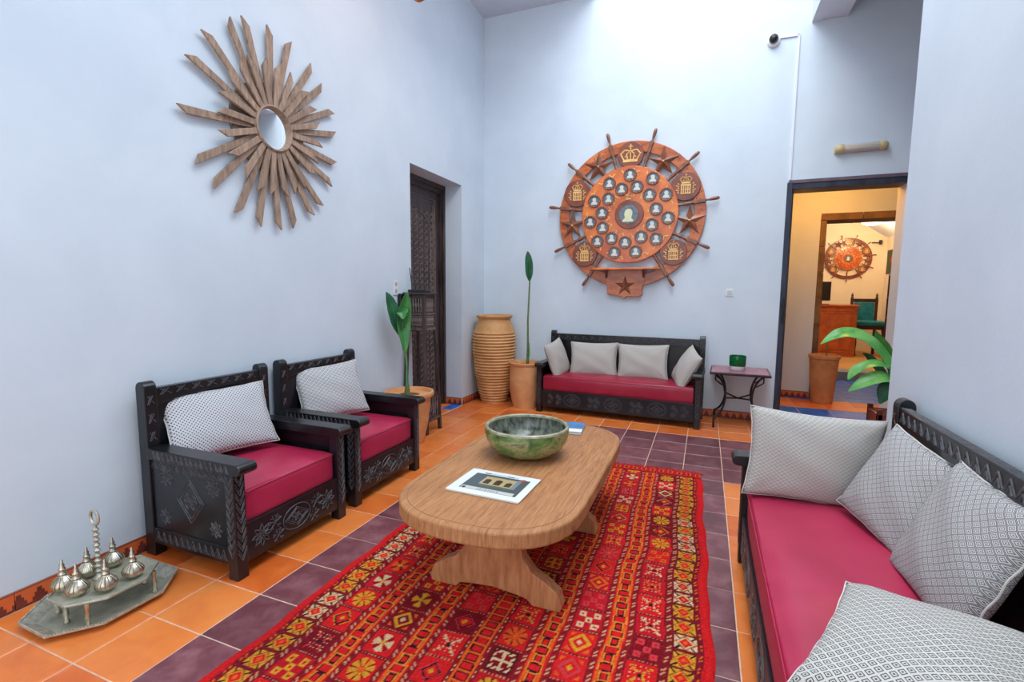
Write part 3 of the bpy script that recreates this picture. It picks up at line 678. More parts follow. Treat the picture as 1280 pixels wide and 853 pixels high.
    def wide(lo, hi, pitch, off, idn):
        z = (m >= lo) & (m < hi); c = (lo + hi) / 2; hw = (hi - lo) / 2
        a = (m - c) / hw; vv = Vv + off; b = (frac(vv / pitch) - .5) * 2; iy = np.floor(vv / pitch)
        motif(z, a * 1.02, b * 1.02, idn + (Us > Wd / 2), iy, pitch)
        put(z & (np.abs(b) > .90), MAR); put(z & (np.abs(b) > .955) & (frac(m / .016) < .5), S(214, 130, 90)); put(z & (np.abs(a) > .94), MAR)
    def chain(lo, hi, inner_c):
        z = (m >= lo) & (m < hi); put(z, RED); c = (lo + hi) / 2; a = np.abs(m - c) / ((hi - lo) / 2); q = np.floor(Vv / .05); alt = (q % 2) * .28 + .0
        b = np.abs(frac(Vv / .05) - .5) * 2
        put(z & (a < .86), ORG); put(z & (a < .80 - alt) & (b < .95), S(234, 142, 52)); put(z & (a < .66 - alt) & (b < .8), DK); put(z & (a < .55 - alt) & (b < .66), inner_c); put(z & (b > .9) & (a < .34), DK)
    def group(lo):
        dotted(lo, lo + .026, S(222, 160, 120), MAR, S(150, 30, 36)); chain(lo + .026, lo + .104, RED); dotted(lo + .104, lo + .130, S(222, 160, 120), MAR, S(150, 30, 36))
    wide(.195, .325, .150, .05, 1); group(.325)
    wide(.455, .585, .150, .10, 7); group(.585)
    wide(.715, .845, .150, .02, 13); dotted(.845, .862, CRE, MAR, S(150, 30, 36))
    zc = m > .862; a = np.abs(Us - Wd / 2) / .038; b = np.abs(frac(Vv / .05) - .5) * 2
    put(zc, ORG); put(zc & (a < .7) & (b < .8), DK); put(zc & (a < .55) & (b < .62), RED)
    # far end border
    e = Ln - Vv
    z = e < .13; put(z, CRIM); put(z & (e < .11) & (e > .02) & (frac(Us / .07) < .62) & (np.abs(frac(e / .1) - .6) < .3), ORG); put(z & (e < .085) & (e > .045) & (np.abs(frac(Us / .07) - .31) < .14), MAR); put(z & (e > .115), MAR); put(z & (e < .015), RED)
    C *= (1 + .45 * (rng.rand(nx, ny, 1) - .5)); k_ = rng.rand(nx, ny); C[k_ < .06] = C[k_ < .06] * .5 + RED * .5; 
    band = .94 + .1 * np.sin(Vv * 5.3 + 2 * np.sin(Vv * 1.7)); C *= band[..., None]
    X = U - Wd / 2 + wob * (2 * U / Wd - 1) + .012 * np.sin(Vv * 1.4); Y = Vv - Ln / 2 + .006 * np.sin(U * 9)
    edge = np.minimum(np.minimum(m, .02), np.minimum(e, Vv)) / .02
    Z = .010 * np.clip(edge, 0, 1) ** .5 + .0012 * np.sin(U * 40) * np.sin(Vv * 31)
    r_ = thing('rug', 'red Berber wool rug with rows of small diamond motifs under the coffee table', 'rug', (-1.02, -1.12 - Ln / 2, .0005), math.radians(0.9))
    colored_grid('pile', X, Y, Z, C, mat_attr('wool_pile', .95, 260), r_)
    fr = MB()
    for k in range(210):
        x = -Wd / 2 + Wd * (k + .5) / 210 + random.uniform(-.003, .003); l = random.uniform(.02, .05); dx = random.uniform(-.012, .012)
        y0 = Ln / 2 + .006 * math.sin((x + Wd / 2) * 9)
        fr.tube([(x, y0 - .01, .006), (x + dx * .5, y0 + l * .6, .007), (x + dx, y0 + l, .003)], [.0035, .004, .002], 4)
    f_ = fr.build('fringe', mat('red_wool_fringe', srgb(196, 34, 36), srgb(160, 24, 30), .95, ns=30), r_); f_['kind'] = 'stuff'
make_rug()

# ------------------------------------------------------------------ sunburst mirror
sb = thing('sunburst_mirror', 'round sunburst mirror framed by weathered wooden rays on the left wall', 'mirror', (XL, -2.596, 2.572))
LONG = [(-173.6, 0.652), (-148.6, 0.669), (-134.5, 0.662), (-115.7, 0.688), (-101.6, 0.687), (-87.1, 0.681), (-74.1, 0.673), (-56.2, 0.649), (-44.6, 0.646), (-23.2, 0.638), (-7.6, 0.642), (13.4, 0.661), (28.2, 0.701), (43.2, 0.7), (55.3, 0.715), (74.4, 0.705), (88.3, 0.686), (105.3, 0.675), (117.0, 0.661), (136.2, 0.643), (155.7, 0.634)]
SHORT = [(-179.6, 0.419), (-160.0, 0.438), (-141.9, 0.439), (-124.6, 0.447), (-107.0, 0.47), (-93.4, 0.452), (-79.3, 0.449), (-64.8, 0.441), (-49.9, 0.443), (-31.8, 0.442), (-15., .43), (2.7, 0.461), (20.3, 0.472), (35.5, 0.489), (50.1, 0.497), (66.7, 0.472), (82.3, 0.468), (97.8, 0.45), (112.3, 0.448), (126.5, 0.432), (144.7, 0.417), (163.4, 0.418)]
def ray(a, L, z0, wd, sgn):
    a = math.radians(a); u = Vector((0, math.cos(a), math.sin(a))); v = Vector((0, -math.sin(a), math.cos(a))); n = Vector((1, 0, 0))
    r0 = .135; w0, w1 = wd * .42, wd * .5; dl = .055
    pts = [(r0, -w0), (L - dl * (sgn > 0), -w1), (L - dl * (sgn < 0), w1), (r0, w0)]
    mb = MB(); vs = [tuple(u * p + v * q + n * (z0)) for p, q in pts] + [tuple(u * p + v * q + n * (z0 + .018)) for p, q in pts]
    mb.add(vs, [(3, 2, 1, 0), (4, 5, 6, 7), (0, 1, 5, 4), (1, 2, 6, 5), (2, 3, 7, 6), (3, 0, 4, 7)])
    return mb.build('wooden_ray', M['ray_wood'], sb, bev=.002, seg=1)
for k, (a, L) in enumerate(LONG): ray(a, L, .022, .046, 1 if k % 3 else -1)
for k, (a, L) in enumerate(SHORT): ray(a, L, .046, .044, -1 if k % 3 else 1)
RY = Matrix.Rotation(PI / 2, 4, 'Y')
MB().lathe([(.30, .002), (.30, .022), (.05, .022)], n=40, mtx=RY).build('backing_disc', M['ray_edge'], sb)
MB().lathe([(.128, .03), (.150, .034), (.152, .072), (.143, .078), (.136, .07), (.130, .046), (.128, .04)], n=48, mtx=RY, cap=False).build('mirror_rim', M['ray_wood'], sb, smooth=True)
MB().lathe([(.134, .034), (.134, .045), (.001, .045)], n=48, mtx=RY).build('mirror_glass', M['mirror'], sb)

# ------------------------------------------------------------------ ship wheel plaques
def circ(cx, cz, r, n=28): return [(cx + r * math.cos(2 * PI * i / n), cz + r * math.sin(2 * PI * i / n)) for i in range(n)]
def ring_prism(mb, r0, r1, y0, y1, n=72):
    v = []; f = []
    for i in range(n):
        a = 2 * PI * i / n; c, s_ = math.cos(a), math.sin(a)
        v += [(r0 * c, y0, r0 * s_), (r1 * c, y0, r1 * s_), (r1 * c, y1, r1 * s_), (r0 * c, y1, r0 * s_)]
    for i in range(n):
        j = (i + 1) % n
        for k in range(4): f.append((i * 4 + k, i * 4 + (k + 1) % 4, j * 4 + (k + 1) % 4, j * 4 + k))
    return mb.add(v, f)
def star(cx, cz, R, rot=0, y=-.05, hh=.03):
    mb = MB(); pts = []
    for k in range(10):
        a = PI / 2 + rot + k * PI / 5; r = R if k % 2 == 0 else R * .36; pts.append((cx + r * math.cos(a), cz + r * math.sin(a)))
    v = [(cx, y - hh, cz)] + [(x, y, z) for x, z in pts] + [(x, y + .02, z) for x, z in pts]
    f = [(0, 1 + k, 1 + (k + 1) % 10) for k in range(10)] + [(1 + k, 11 + k, 11 + (k + 1) % 10, 1 + (k + 1) % 10) for k in range(10)] + [tuple(range(11, 21))]
    return mb.add(v, f)
def crown(mb, cx, cz, s, y):
    N = (0, -1, 0); P = lambda a, b: (cx + a * s, y, cz + b * s)
    mb.box(cx - .55 * s, cx + .55 * s, y - .008, y, cz - .5 * s, cz - .3 * s)
    for q in ((-.55, .75), (.55, -.75)): pass
    for sx in (-1, 1):
        mb.bar(P(.5 * sx, -.32), P(.75 * sx, .1), .12 * s, .008, N); mb.bar(P(.75 * sx, .1), P(.45 * sx, .42), .12 * s, .008, N); mb.bar(P(.45 * sx, .42), P(0, .3), .12 * s, .008, N)
        mb.bar(P(.22 * sx, -.3), P(.3 * sx, .1), .1 * s, .008, N); mb.bar(P(.3 * sx, .1), P(0, .35), .1 * s, .008, N)
    mb.bar(P(0, -.3), P(0, .3), .1 * s, .008, N); mb.bar(P(0, .4), P(0, .85), .1 * s, .008, N); mb.bar(P(-.16, .65), P(.16, .65), .1 * s, .008, N)
    for a in (-.75, -.38, 0, .38, .75): mb.ball(P(a, .12 if abs(a) > .7 else -.1), .07 * s, n=8)
def wheel(name, label, loc, s=1.0, rz=0, detailed=True):
    t = thing(name, label, 'wall plaque', loc, rz, None); t.scale = (s, s, s)
    rim = ring_prism(MB(), .745, .872, -.055, -.02).build('rim', M['wheel_wood' if detailed else 'wheel_dark'], t, bev=.006)
    c = MB(); rs = random.Random(3)
    for k in range(5):                                                   # engraved flourishes on the rim
        a0 = math.radians(90 - (k - 2) * 65.5 + 0)
    for k in range(150):
        a = rs.uniform(-1.9, 5.0); 
        if math.sin(a) < -.75 and detailed: continue
        r = rs.uniform(.775, .845); l = rs.uniform(.006, .02); b = rs.uniform(0, 3)
        p = Vector((r * math.cos(a), -.055, r * math.sin(a))); q = p + Vector((l * math.cos(b), 0, l * math.sin(b))); c.bar(p, q, .010, .003, (0, -1, 0))
    c.build('engraving', M['wheel_dark'], rim)
    disc = MB().prism(circ(0, 0, .575 if detailed else .50, 72), -.085, -.045, XZ).build('disc', M['wheel_disc'], t, bev=.008, seg=3)
    # turned spokes
    spk = None
    for k in range(11):
        ang = (k + .5) * 32.727
        if k == 5 and detailed: continue
        a = math.radians(90 - ang)
        if spk is None:
            mb = MB(); prof = [(.012, .55), (.024, .56), (.026, .58), (.016, .60), (.022, .64), (.025, .67), (.016, .70), (.024, .73), (.026, .76)]
            spk = mb.lathe([(r, z) for r, z in prof], n=12).build('spoke', M['wheel_spoke'], t, smooth=True)
            MB().lathe([(.026, .84), (.024, .865), (.012, .88), (.011, .895), (.018, .93), (.021, .98), (.018, 1.01), (.006, 1.022)], n=12).build('handle', M['wheel_spoke'], spk, smooth=True)
            MB().box(-.02, .02, -.026, .026, .745, .872).build('spoke_block', M['wheel_spoke'], spk, bev=.003)
            o = spk
        else:
            o = dup(spk, t)
        o.location = (0, -.062, 0); o.rotation_euler = (0, PI / 2 - a, 0)
    for k in range(11):
        a = math.radians(90 - k * 32.727); cx, cz = .705 * math.cos(a), .705 * math.sin(a)
        if k in (0, 2, 4, 7, 9):
            r = .165 if k in (2, 9) else .155
            d = MB().prism(circ(cx, cz, r, 36), -.075, -.035, XZ).build('roundel', M['wheel_dark'], t, bev=.006)
            g_ = MB()
            if k == 0: crown(g_, cx, cz - .01, .155, -.076)
            else:
                crown(g_, cx, cz + .07, .085, -.076)
                g_.box(cx - .056, cx + .056, -.083, -.075, cz - .088, cz - .074).box(cx - .056, cx + .056, -.083, -.075, cz + .006, cz + .022).box(cx - .05, cx + .05, -.083, -.075, cz - .04, cz - .032)
                for q in range(5): g_.box(cx - .052 + q * .0235, cx - .041 + q * .0235, -.086, -.075, cz - .08, cz + .02)
                for sx in (-1, 1):
                    for q in range(5): g_.bar((cx + sx * .075, -.076, cz - .08 + q * .025), (cx + sx * (.09 + .02 * (q % 2)), -.076, cz - .065 + q * .025), .014, .008, (0, -1, 0))
            g_.build('crest', M['gold'], d)
        elif k in (1, 3, 8, 10):
            st_ = star(cx, cz, .185, 0, -.062, .035).build('star', M['wheel_spoke'], t)
            MB().ball((cx, -.098, cz), .012, n=8).build('stud', M['gold'], st_)
    # medallions with busts
    pos = [(422, 265), (510, 285), (340, 293), (390, 318), (450, 313), (280, 360), (338, 353), (500, 347), (563, 350), (313, 408), (527, 403), (265, 443), (573, 440), (317, 468), (513, 464), (297, 523), (355, 512), (473, 510), (531, 520), (410, 530), (368, 570), (453, 568)]
    md = None
    for (u, v) in pos:
        x, z = (u - 420) / 333, (420 - v) / 333
        if md is None:
            md = ring_prism(MB(), .060, .078, -.018, 0, 24).build('medallion', M['wheel_dark'], t, bev=.003)
            if detailed:
                MB().prism(circ(0, 0, .061, 20), -.006, 0, XZ).build('portrait', M['portrait_bg'], md)
                MB().prism(circ(0, .018, .024, 12), -.009, -.006, XZ).prism([(-.040, -.040), (.040, -.040), (.032, -.014), (.012, .0), (-.012, .0), (-.032, -.014)][::-1], -.009, -.006, XZ).build('bust', M['ivory'], md)
                st = MB()
                for q in range(12): st.ball((.066 * math.cos(q * PI / 6), -.019, .066 * math.sin(q * PI / 6)), .0035, n=6)
                st.build('studs', M['gold'], md)
            o = md
        else: o = dup(md, t)
        o.location = (x, -.085, z)
    ctr = MB().prism(circ(.01, 0, .172, 40), -.10, -.085, XZ).build('centre_roundel', M['wheel_dark'], t, bev=.006)
    MB().prism(circ(.005, .002, .112, 32), -.106, -.10, XZ).build('portrait', M['portrait_bg'], ctr)
    b = [(-.075, -.092), (.07, -.092), (.055, -.062), (.038, -.045), (.048, -.01), (.052, .03), (.03, .065), (-.01, .07), (-.04, .045), (-.05, .0), (-.038, -.04), (-.06, -.062)]
    MB().prism([(x * .95, z * .95) for x, z in b][::-1], -.110, -.106, XZ).build('bust', M['portrait_cx'], ctr)
    gs = MB(); crown(gs, -.005, .205, .055, -.086)
    N = (0, -1, 0)
    for k in range(16):                                                 # gilt scrolls between the medallions
        a = 2 * PI * k / 16 + .12; r0 = .225
        gs.bar((r0 * math.cos(a), -.085, r0 * math.sin(a)), ((r0 + .06) * math.cos(a + .12), -.085, (r0 + .06) * math.sin(a + .12)), .013, .004, N)
        gs.bar((r0 * math.cos(a), -.085, r0 * math.sin(a)), ((r0 + .04) * math.cos(a - .14), -.085, (r0 + .04) * math.sin(a - .14)), .008, .004, N)
    for k in range(22):
        a = 2 * PI * k / 22; r0 = .50
        gs.bar((r0 * math.cos(a), -.085, r0 * math.sin(a)), ((r0 + .04) * math.cos(a + .05), -.085, (r0 + .04) * math.sin(a + .05)), .013, .004, N)
        gs.bar((r0 * math.cos(a), -.085, r0 * math.sin(a)), ((r0 + .02) * math.cos(a - .09), -.085, (r0 + .02) * math.sin(a - .09)), .013, .004, N)
    gs.build('gilt_scrollwork', M['gold'], disc)
    if detailed:
        shp = [(-.43, -.20), (-.36, -.235), (.33, -.235), (.40, -.20), (.40, 0), (-.43, 0)]
        sh = MB().prism(shp, -.665, -.64).build('shelf', M['wheel_disc'], t, bev=.006)
        br = [(-.27, -.64), (.22, -.64), (.22, -.80), (.19, -.86), (.19, -.97), (.14, -.99), (.0, -.985), (-.03, -1.02), (-.06, -.985), (-.19, -.97), (-.24, -.95), (-.24, -.86), (-.27, -.80)]
        bk_ = MB().prism(br[::-1], -.06, 0.0, XZ).build('bracket', M['wheel_wood'], t, bev=.006)
        star(-.02, -.86, .13, 0, -.06, .03).build('star', M['wheel_spoke'], bk_)
        for sx, xx in ((-1, -.25), (1, .20)): MB().prism([(-.19, -.64), (0, -.64), (0, -.80), (-.06, -.76)], xx - .012, xx + .012, YZ).build('bracket_cheek', M['wheel_dark'], t, bev=.003)
    return t
wheel('ship_wheel', 'large varnished ship wheel plaque with portrait medallions above the back sofa', (-1.105, YB - .002, 2.407))

# ------------------------------------------------------------------ left door, carved
dr = struct(MB().box(-3.42, -3.36, D1a + .07, D1b - .07, 0, D1z - .09).build('door_1', M['dark_wood'], bev=.004))
c = MB(); p = Plane(c, (-3.36, D1a + .07, 0), (0, 1, 0), (0, 0, 1), (1, 0, 0), .012, .012)
DWd = D1b - D1a - .14
for (b0, b1) in ((.12, 1.05), (1.2, 2.58)):
    for q in (.0, .04): p.poly([(.10 + q, b0 + q), (DWd - .10 - q, b0 + q), (DWd - .10 - q, b1 - q), (.10 + q, b1 - q)], True)
arch = [(.2, 1.3)] + [(DWd / 2 + (DWd / 2 - .2) * math.cos(a), 2.15 + .26 * math.sin(a)) for a in np.linspace(PI, 0, 15)] + [(DWd - .2, 1.3)]
p.poly(arch, True)
p.wd, p.th = .009, .007
for i in range(6):
    for j in range(30):
        a_, b_ = .22 + i * .11, .2 + j * .075
        if 1.02 < b_ < 1.28: continue
        p.line(a_, b_, a_ + .045, b_ + .035); p.line(a_ + .045, b_ + .035, a_, b_ + .06); p.line(a_ + .06, b_ + .01, a_ + .06, b_ + .055)
c.build('carved_relief', M['dark_wood2'], dr)
fr = struct(MB().box(-3.42, -3.33, D1b - .075, D1b, 0, D1z).box(-3.42, -3.33, D1a, D1a + .075, 0, D1z).box(-3.42, -3.33, D1a + .075, D1b - .075, D1z - .1, D1z).box(-3.33, -3.30, D1b - .04, D1b, 0, D1z).box(-3.33, -3.30, D1a, D1b, D1z - .05, D1z).build('trim_3', M['dark_wood'], bev=.006))

# ------------------------------------------------------------------ back doorway frame
fr = struct(MB().box(DX0 - .02, DX0 + .03, YB - .035, YB + .28, 0, DZ + .012).box(DX0 + .03, DX1, YB - .02, YB + .26, DZ - .06, DZ - .0).build('door_2', M['frame_blue'], bev=.004))
MB().box(DX0 + .03, DX0 + .062, YB + .10, YB + .28, 0, DZ - .06).build('door_stop', M['dark_wood'], fr, bev=.003)
MB().box(DX0 - .005, DX1 + .02, YB - .03, YB + .03, DZ - .0, DZ + .035).build('head_board', M['frame_mauve'], fr, bev=.003)
hn = MB()
for z in (1.22, 1.36): hn.tube([(DX0 + .035, YB - .03, z + .06 * math.cos(a)) if 0 else (DX0 + .01 + .022 * math.sin(a), YB - .045, z + .03 * math.cos(a)) for a in np.linspace(0, 4.5, 10)], .006, 6)
hn.box(DX0 + .0, DX0 + .02, YB - .05, YB - .034, 1.15, 1.42); hn.build('latch', M['black_metal'], fr)
hg = None
for z in (.5, 1.9):
    MB().box(DX0 + .028, DX0 + .04, YB - .04, YB + .06, z, z + .1).build('hinge', M['black_metal'], fr)

# ------------------------------------------------------------------ hall and far room behind the doorway
HX0, HX1 = DX0 - .1, 3.65
fh = struct(MB().box(HX0, HX1, YB + .28, 4.6, -.14, -.0035).box(DX0, DX1, YB, YB + .28, -.13, -.0035).build('floor', M['grout']))
rows = [('orange_tile', YB, 1.22), ('orange_tile', 1.22, 1.48), ('blue_tile', 1.48, 1.92), ('orange_tile', 1.92, 2.22), ('orange_tile', 2.22, 2.52), ('blue_tile', 2.52, 2.8), ('blue_tile', 2.8, 3.1), ('blue_tile', 3.1, 3.45), ('blue_tile', 3.45, 3.8), ('blue_tile', 3.8, 4.2), ('blue_tile', 4.2, 4.6)]
for kd, y0, y1 in rows:
    for i in range(8):
        x0 = HX0 + .1 + i * .36
        if y1 < YB + .3 and (x0 + .36 > DX1 + .1): continue
        put_tile(kd, x0, min(x0 + .36, HX1), y0, y1, fh)
for k in range(8): put_tile('orange_tile', DX0 + .0, DX0 + .001, 0, .001, fh) if 0 else None
wall('wall_hall', [(HX0 - .2, HX0, YB + .28, 9, -.1, 3.2), (HX0, 1.225, 2.62, 3.02, -.1, 3.2), (1.225, HX1, 2.62, 3.02, 2.53, 3.2), (HX1, HX1 + .2, YB + .28, 8.7, -.1, 4.6)])
wall('ceiling', [(HX0, HX1, YB + .28, 3.02, 2.98, 3.2)], 'ceiling')
ja = struct(MB().box(1.226, 1.24, 2.66, 3.0, 0, 2.5).build('trim_4', M['stone']))
for k in range(7):
    z0 = k * .352; MB().box(1.228, 1.298, 2.61, 3.03, z0 + .002, z0 + .350).build('stone_block', M['stone'], ja, bev=.006)
for k in range(5): MB().box(1.228 + k * .48, 1.228 + (k + 1) * .48 - .004, 2.612, 3.03, 2.468, 2.56).build('lintel_stone', M['stone'], ja, bev=.005)
skirt('baseboard_hall', (HX0, 2.615, 0), (1.22, 2.615, 0), 1)
st_ = struct(MB().box(HX0, HX1, 4.6, 8.6, -.12, .13).build('floor', M['far_floor']))
MB().box(HX0, HX1, 4.56, 4.60, -.01, .132).build('step_riser', M['step_stone'], st_, bev=.006); MB().box(HX0, HX1, 4.56, 4.95, .130, .136).build('step_slab', M['step_stone'], st_)
wall('wall_far', [(HX0 - .2, HX1 + .2, 8.5, 8.7, 0, 5.4)], 'warm_wall')
wall('wall_far', [(HX1 - .01, HX1, 3.05, 8.5, 0.1, 3.0)], 'warm_wall')
cs = struct(MB().prism([(HX1 + .2, 2.63), (1.9, 3.95), (HX0 - .2, 3.95), (HX0 - .2, 4.1), (1.95, 4.1), (HX1 + .2, 2.85)][::-1], 3.02, 8.7, XZ).build('ceiling', M['ceiling']))
wall('wall_hall', [(HX0 - .2, HX1 + .2, 3.0, 3.05, 2.9, 4.3)])
wheel('ship_wheel', 'smaller dark ship wheel on the far wall seen through the doorway', (2.89, 8.495, 2.31), .55, 0, False)
# far lamp
fl_ = thing('ceiling_lamp', 'glowing dome lamp on the far room ceiling above the doorway view', 'lamp', (3.13, 7.75, 3.0))
MB().lathe([(.21, .06), (.19, .02), (.10, -.02), (.001, -.03)], n=24, cap=False).build('diffuser', M['lamp_glow'], fl_, smooth=True)
MB().lathe([(.215, .055), (.215, .075), (.001, .11)], n=24).build('base', M['white_plastic'], fl_)
point('far_room_lamp', (3.0, 7.3, 2.75), 62, (1.0, 0.66, 0.34), .15)
point('far_room_warm_fill', (1.6, 5.6, 2.9), 62, (1.0, 0.66, 0.34), .15)  # added warm fill light for the far room, has no fixture
hl = thing('ceiling_lamp', 'small ceiling lamp in the hall behind the doorway head', 'lamp', (1.25, 1.75, 2.98))
MB().lathe([(.12, 0), (.11, -.05), (.06, -.08), (.001, -.09)], n=24, cap=False).build('diffuser', M['lamp_glow'], hl, smooth=True)
point('hall_lamp', (1.25, 1.75, 2.78), 40, (1.0, 0.40, 0.05), .08)
# desk
dk = thing('reception_desk', 'orange wooden reception desk in the far room', 'desk', (2.40, 7.35, .13))
MB().box(-.42, .42, -.3, .3, 0, 1.07).build('body', M['desk_wood'], dk, bev=.006)
MB().box(-.46, .46, -.34, .34, 1.07, 1.11).build('top', M['desk_wood'], dk, bev=.006)
c = MB(); p = Plane(c, (-.42, -.3, 0), (1, 0, 0), (0, 0, 1), (0, -1, 0), .02, .012); p.poly([(.08, .1), (.76, .1), (.76, .98), (.08, .98)], True); p.poly([(.13, .15), (.71, .15), (.71, .93), (.13, .93)], True); c.build('front_moulding', M['desk_wood'], dk)
mo = thing('monitor', 'black computer monitor on the far reception desk', 'monitor', (2.18, 7.35, 1.241), .3)
MB().box(-.2, .2, -.02, .02, .08, .50).build('screen', M['black_plastic'], mo, bev=.005); MB().box(-.03, .03, -.015, .015, .01, .1).build('neck', M['black_plastic'], mo); MB().box(-.14, .14, -.1, .1, 0, .012).build('base', M['black_plastic'], mo)
# teal throne chair
tc_ = thing('throne_chair', 'dark wooden high-backed chair with teal upholstery behind the far desk', 'chair', (3.12, 7.55, .13))
for x in (-.27, .19):
    o = MB().box(x, x + .05, .2, .25, 0, 1.25).build('rear_post', M['chair_wood'], tc_, bev=.005)
    MB().lathe([(.02, 0), (.03, .02), (.016, .04), (.026, .06), (.016, .09), (.001, .12)], (x + .025, .225, 1.25), 10).build('finial', M['chair_wood'], o, smooth=True)
MB().box(-.22, .19, .21, .24, 1.16, 1.24).box(-.22, .19, .21, .24, .62, .68).build('back_rail', M['chair_wood'], tc_, bev=.004)
MB().box(-.21, .18, .19, .235, .68, 1.16).build('back_pad', M['teal_fabric'], tc_, bev=.015)
MB().box(-.28, .30, -.28, .2, .66, .76).build('seat', M['teal_fabric'], tc_, bev=.03, seg=3)
MB().box(-.26, .28, -.26, .2, .58, .66).build('seat_frame', M['chair_wood'], tc_, bev=.005)
for x in (-.26, .23): MB().lathe([(.03, 0), (.02, .1), (.032, .3), (.02, .45), (.034, .58)], (x + .02, -.22, 0), 10).build('front_leg', M['chair_wood'], tc_, smooth=True)
# picture, cabinet, spotlight on the right wall of the far room
pc = thing('picture', 'small framed picture of a red flower on the far room right wall', 'picture', (3.635, 7.95, 2.2))
MB().box(-.012, .005, -.42, .42, -.27, .27).build('frame', M['black_plastic'], pc, bev=.004)
MB().box(-.016, -.012, -.38, .38, -.23, .23).build('canvas', mat('dark_green_paint', srgb(24, 60, 34), rough=.5), pc)
fb = MB()
for k in range(6):
    a = k * PI / 3; fb.ball((-.018, -.05 + .10 * math.cos(a), .05 + .10 * math.sin(a)), .085, (.12, 1, 1), 10)
fb.build('flower', mat('red_paint_flower', srgb(206, 30, 50), rough=.5), pc, smooth=True)
cb = thing('bookcase', 'dark narrow bookcase on the far room right wall under the picture', 'bookcase', (3.47, 6.7, .13))
MB().box(.15, .18, -.4, .4, 0, 1.75).box(-.15, .15, -.4, -.37, 0, 1.75).box(-.15, .15, .37, .4, 0, 1.75).build('carcass', M['chair_wood'], cb, bev=.003)
for z in (.0, .42, .84, 1.26, 1.72): MB().box(-.15, .15, -.37, .37, z, z + .03).build('shelf', M['chair_wood'], cb)
sp_ = thing('spotlight', 'small black wall spotlight near the corner of the far room', 'lamp', (3.35, 8.49, 2.66))
MB().tube([(0, 0, 0), (0, -.08, 0), (.1, -.1, -.01)], .014, 8).build('arm', M['black_metal'], sp_); MB().lathe([(.02, -.05), (.035, 0), (.03, .05)], (.13, -.1, 0), 12, None).build('head', M['black_metal'], sp_)
# hall pot
hp = thing('plant_pot', 'tall brown clay pot standing by the stone jamb in the hall', 'pot', (1.33, 2.36, .001))
MB().lathe([(.125, 0), (.130, .01), (.150, .25), (.165, .5), (.172, .60), (.185, .61), (.187, .65), (.172, .655), (.160, .62), (.155, .56)], n=36, cap=False).lathe([(.125, 0.001), (.001, .001)], n=36, cap=False).build('body', M['terracotta3'], hp, smooth=True)
MB().lathe([(.158, .57), (.08, .60), (.001, .605)], n=24, cap=False).build('soil', M['soil'], hp)
MB().tube([(.02, 0, .6), (.025, -.01, .75), (.02, -.015, .86)], [.008, .007, .004], 6).build('stalk', M['stem'], hp)

# ------------------------------------------------------------------ wall fittings
lp = thing('wall_lamp', 'long capsule wall lamp with yellowed ends above the back doorway', 'lamp', (1.225, YB, 2.975), 0)
RX = Matrix.Rotation(PI / 2, 4, 'Y')
MB().box(-.235, .235, -.02, 0, -.04, .04).build('base', M['cream_plastic'], lp, bev=.015, seg=3)
MB().lathe([(.038, -.17), (.041, -.165), (.041, .165), (.038, .17)], (0, 0, 0), 20, Matrix.Translation((0, -.04, .0)) @ RX).build('cover', M['clear_tube'], lp, smooth=True)
for sx in (-1, 1): MB().lathe([(.047, 0), (.049, .02), (.045, .05), (.028, .07), (.001, .075)], (0, 0, 0), 20, Matrix.Translation((sx * .155, -.04, 0)) @ Matrix.Rotation(sx * PI / 2, 4, 'Y')).build('end_cap', M['cream_plastic'], lp, smooth=True)
MB().tube([(-.15, -.078, .012), (.15, -.078, .012)], .003, 6).build('cover_strip', M['cream_plastic'], lp)
cm = thing('security_camera', 'small white dome camera with dark lens high on the back wall', 'camera', (.363, YB, 4.17))
MB().lathe([(.062, 0), (.062, .03), (.05, .04), (.001, .045)], n=24, mtx=Matrix.Rotation(PI / 2, 4, 'X')).build('mount', M['white_plastic'], cm, smooth=True)
MB().ball((-.005, -.06, .005), .046, n=16).build('head', M['black_plastic'], cm, smooth=True)
ctk = MB().box(.40, .605, YB - .018, YB, 4.185, 4.205).box(.590, .612, YB - .018, YB, 2.70, 4.205).build('cable_trunking', M['paint_trunk'], bev=.003)
tag(ctk, 'thin white cable trunking running from the camera down to the doorway', 'trunking')
def plate(name, label, loc, rz, wd, ht, cat='switch', kind=0):
    t = thing(name, label, cat, loc, rz)
    MB().box(-wd / 2, wd / 2, -.010, 0, -ht / 2, ht / 2).build('plate', M['white_plastic'], t, bev=.003)
    if kind == 0: MB().box(-wd * .3, wd * .3, -.014, -.010, -ht * .3, ht * .3).build('rocker', mat('grey_rocker', srgb(190, 196, 198), rough=.4), t, bev=.002)
    else:
        for z in (-ht * .22, ht * .22): MB().lathe([(.02, 0), (.02, .003), (.001, .003)], n=16, mtx=Matrix.Translation((0, -.010, z)) @ Matrix.Rotation(PI / 2, 4, 'X')).build('socket', mat('grey_socket', srgb(170, 174, 176), rough=.4), t)
plate('light_switch', 'single white light switch on the back wall right of the ship wheel', (.062, YB, 1.476), 0, .082, .082)
plate('wall_socket', 'double white wall socket on the left wall beside the tall stand', (XL, -1.135, 1.50), PI / 2, .08, .15, 'socket', 1)
jb = MB().box(-.045, .045, -.04, 0, -.07, .07).build('junction_box', M['black_plastic'], bev=.006); jb.location = (XL, -1.06, 1.37); jb.rotation_euler = (0, 0, PI / 2); tag(jb, 'small black box on the left wall behind the stand top', 'box')

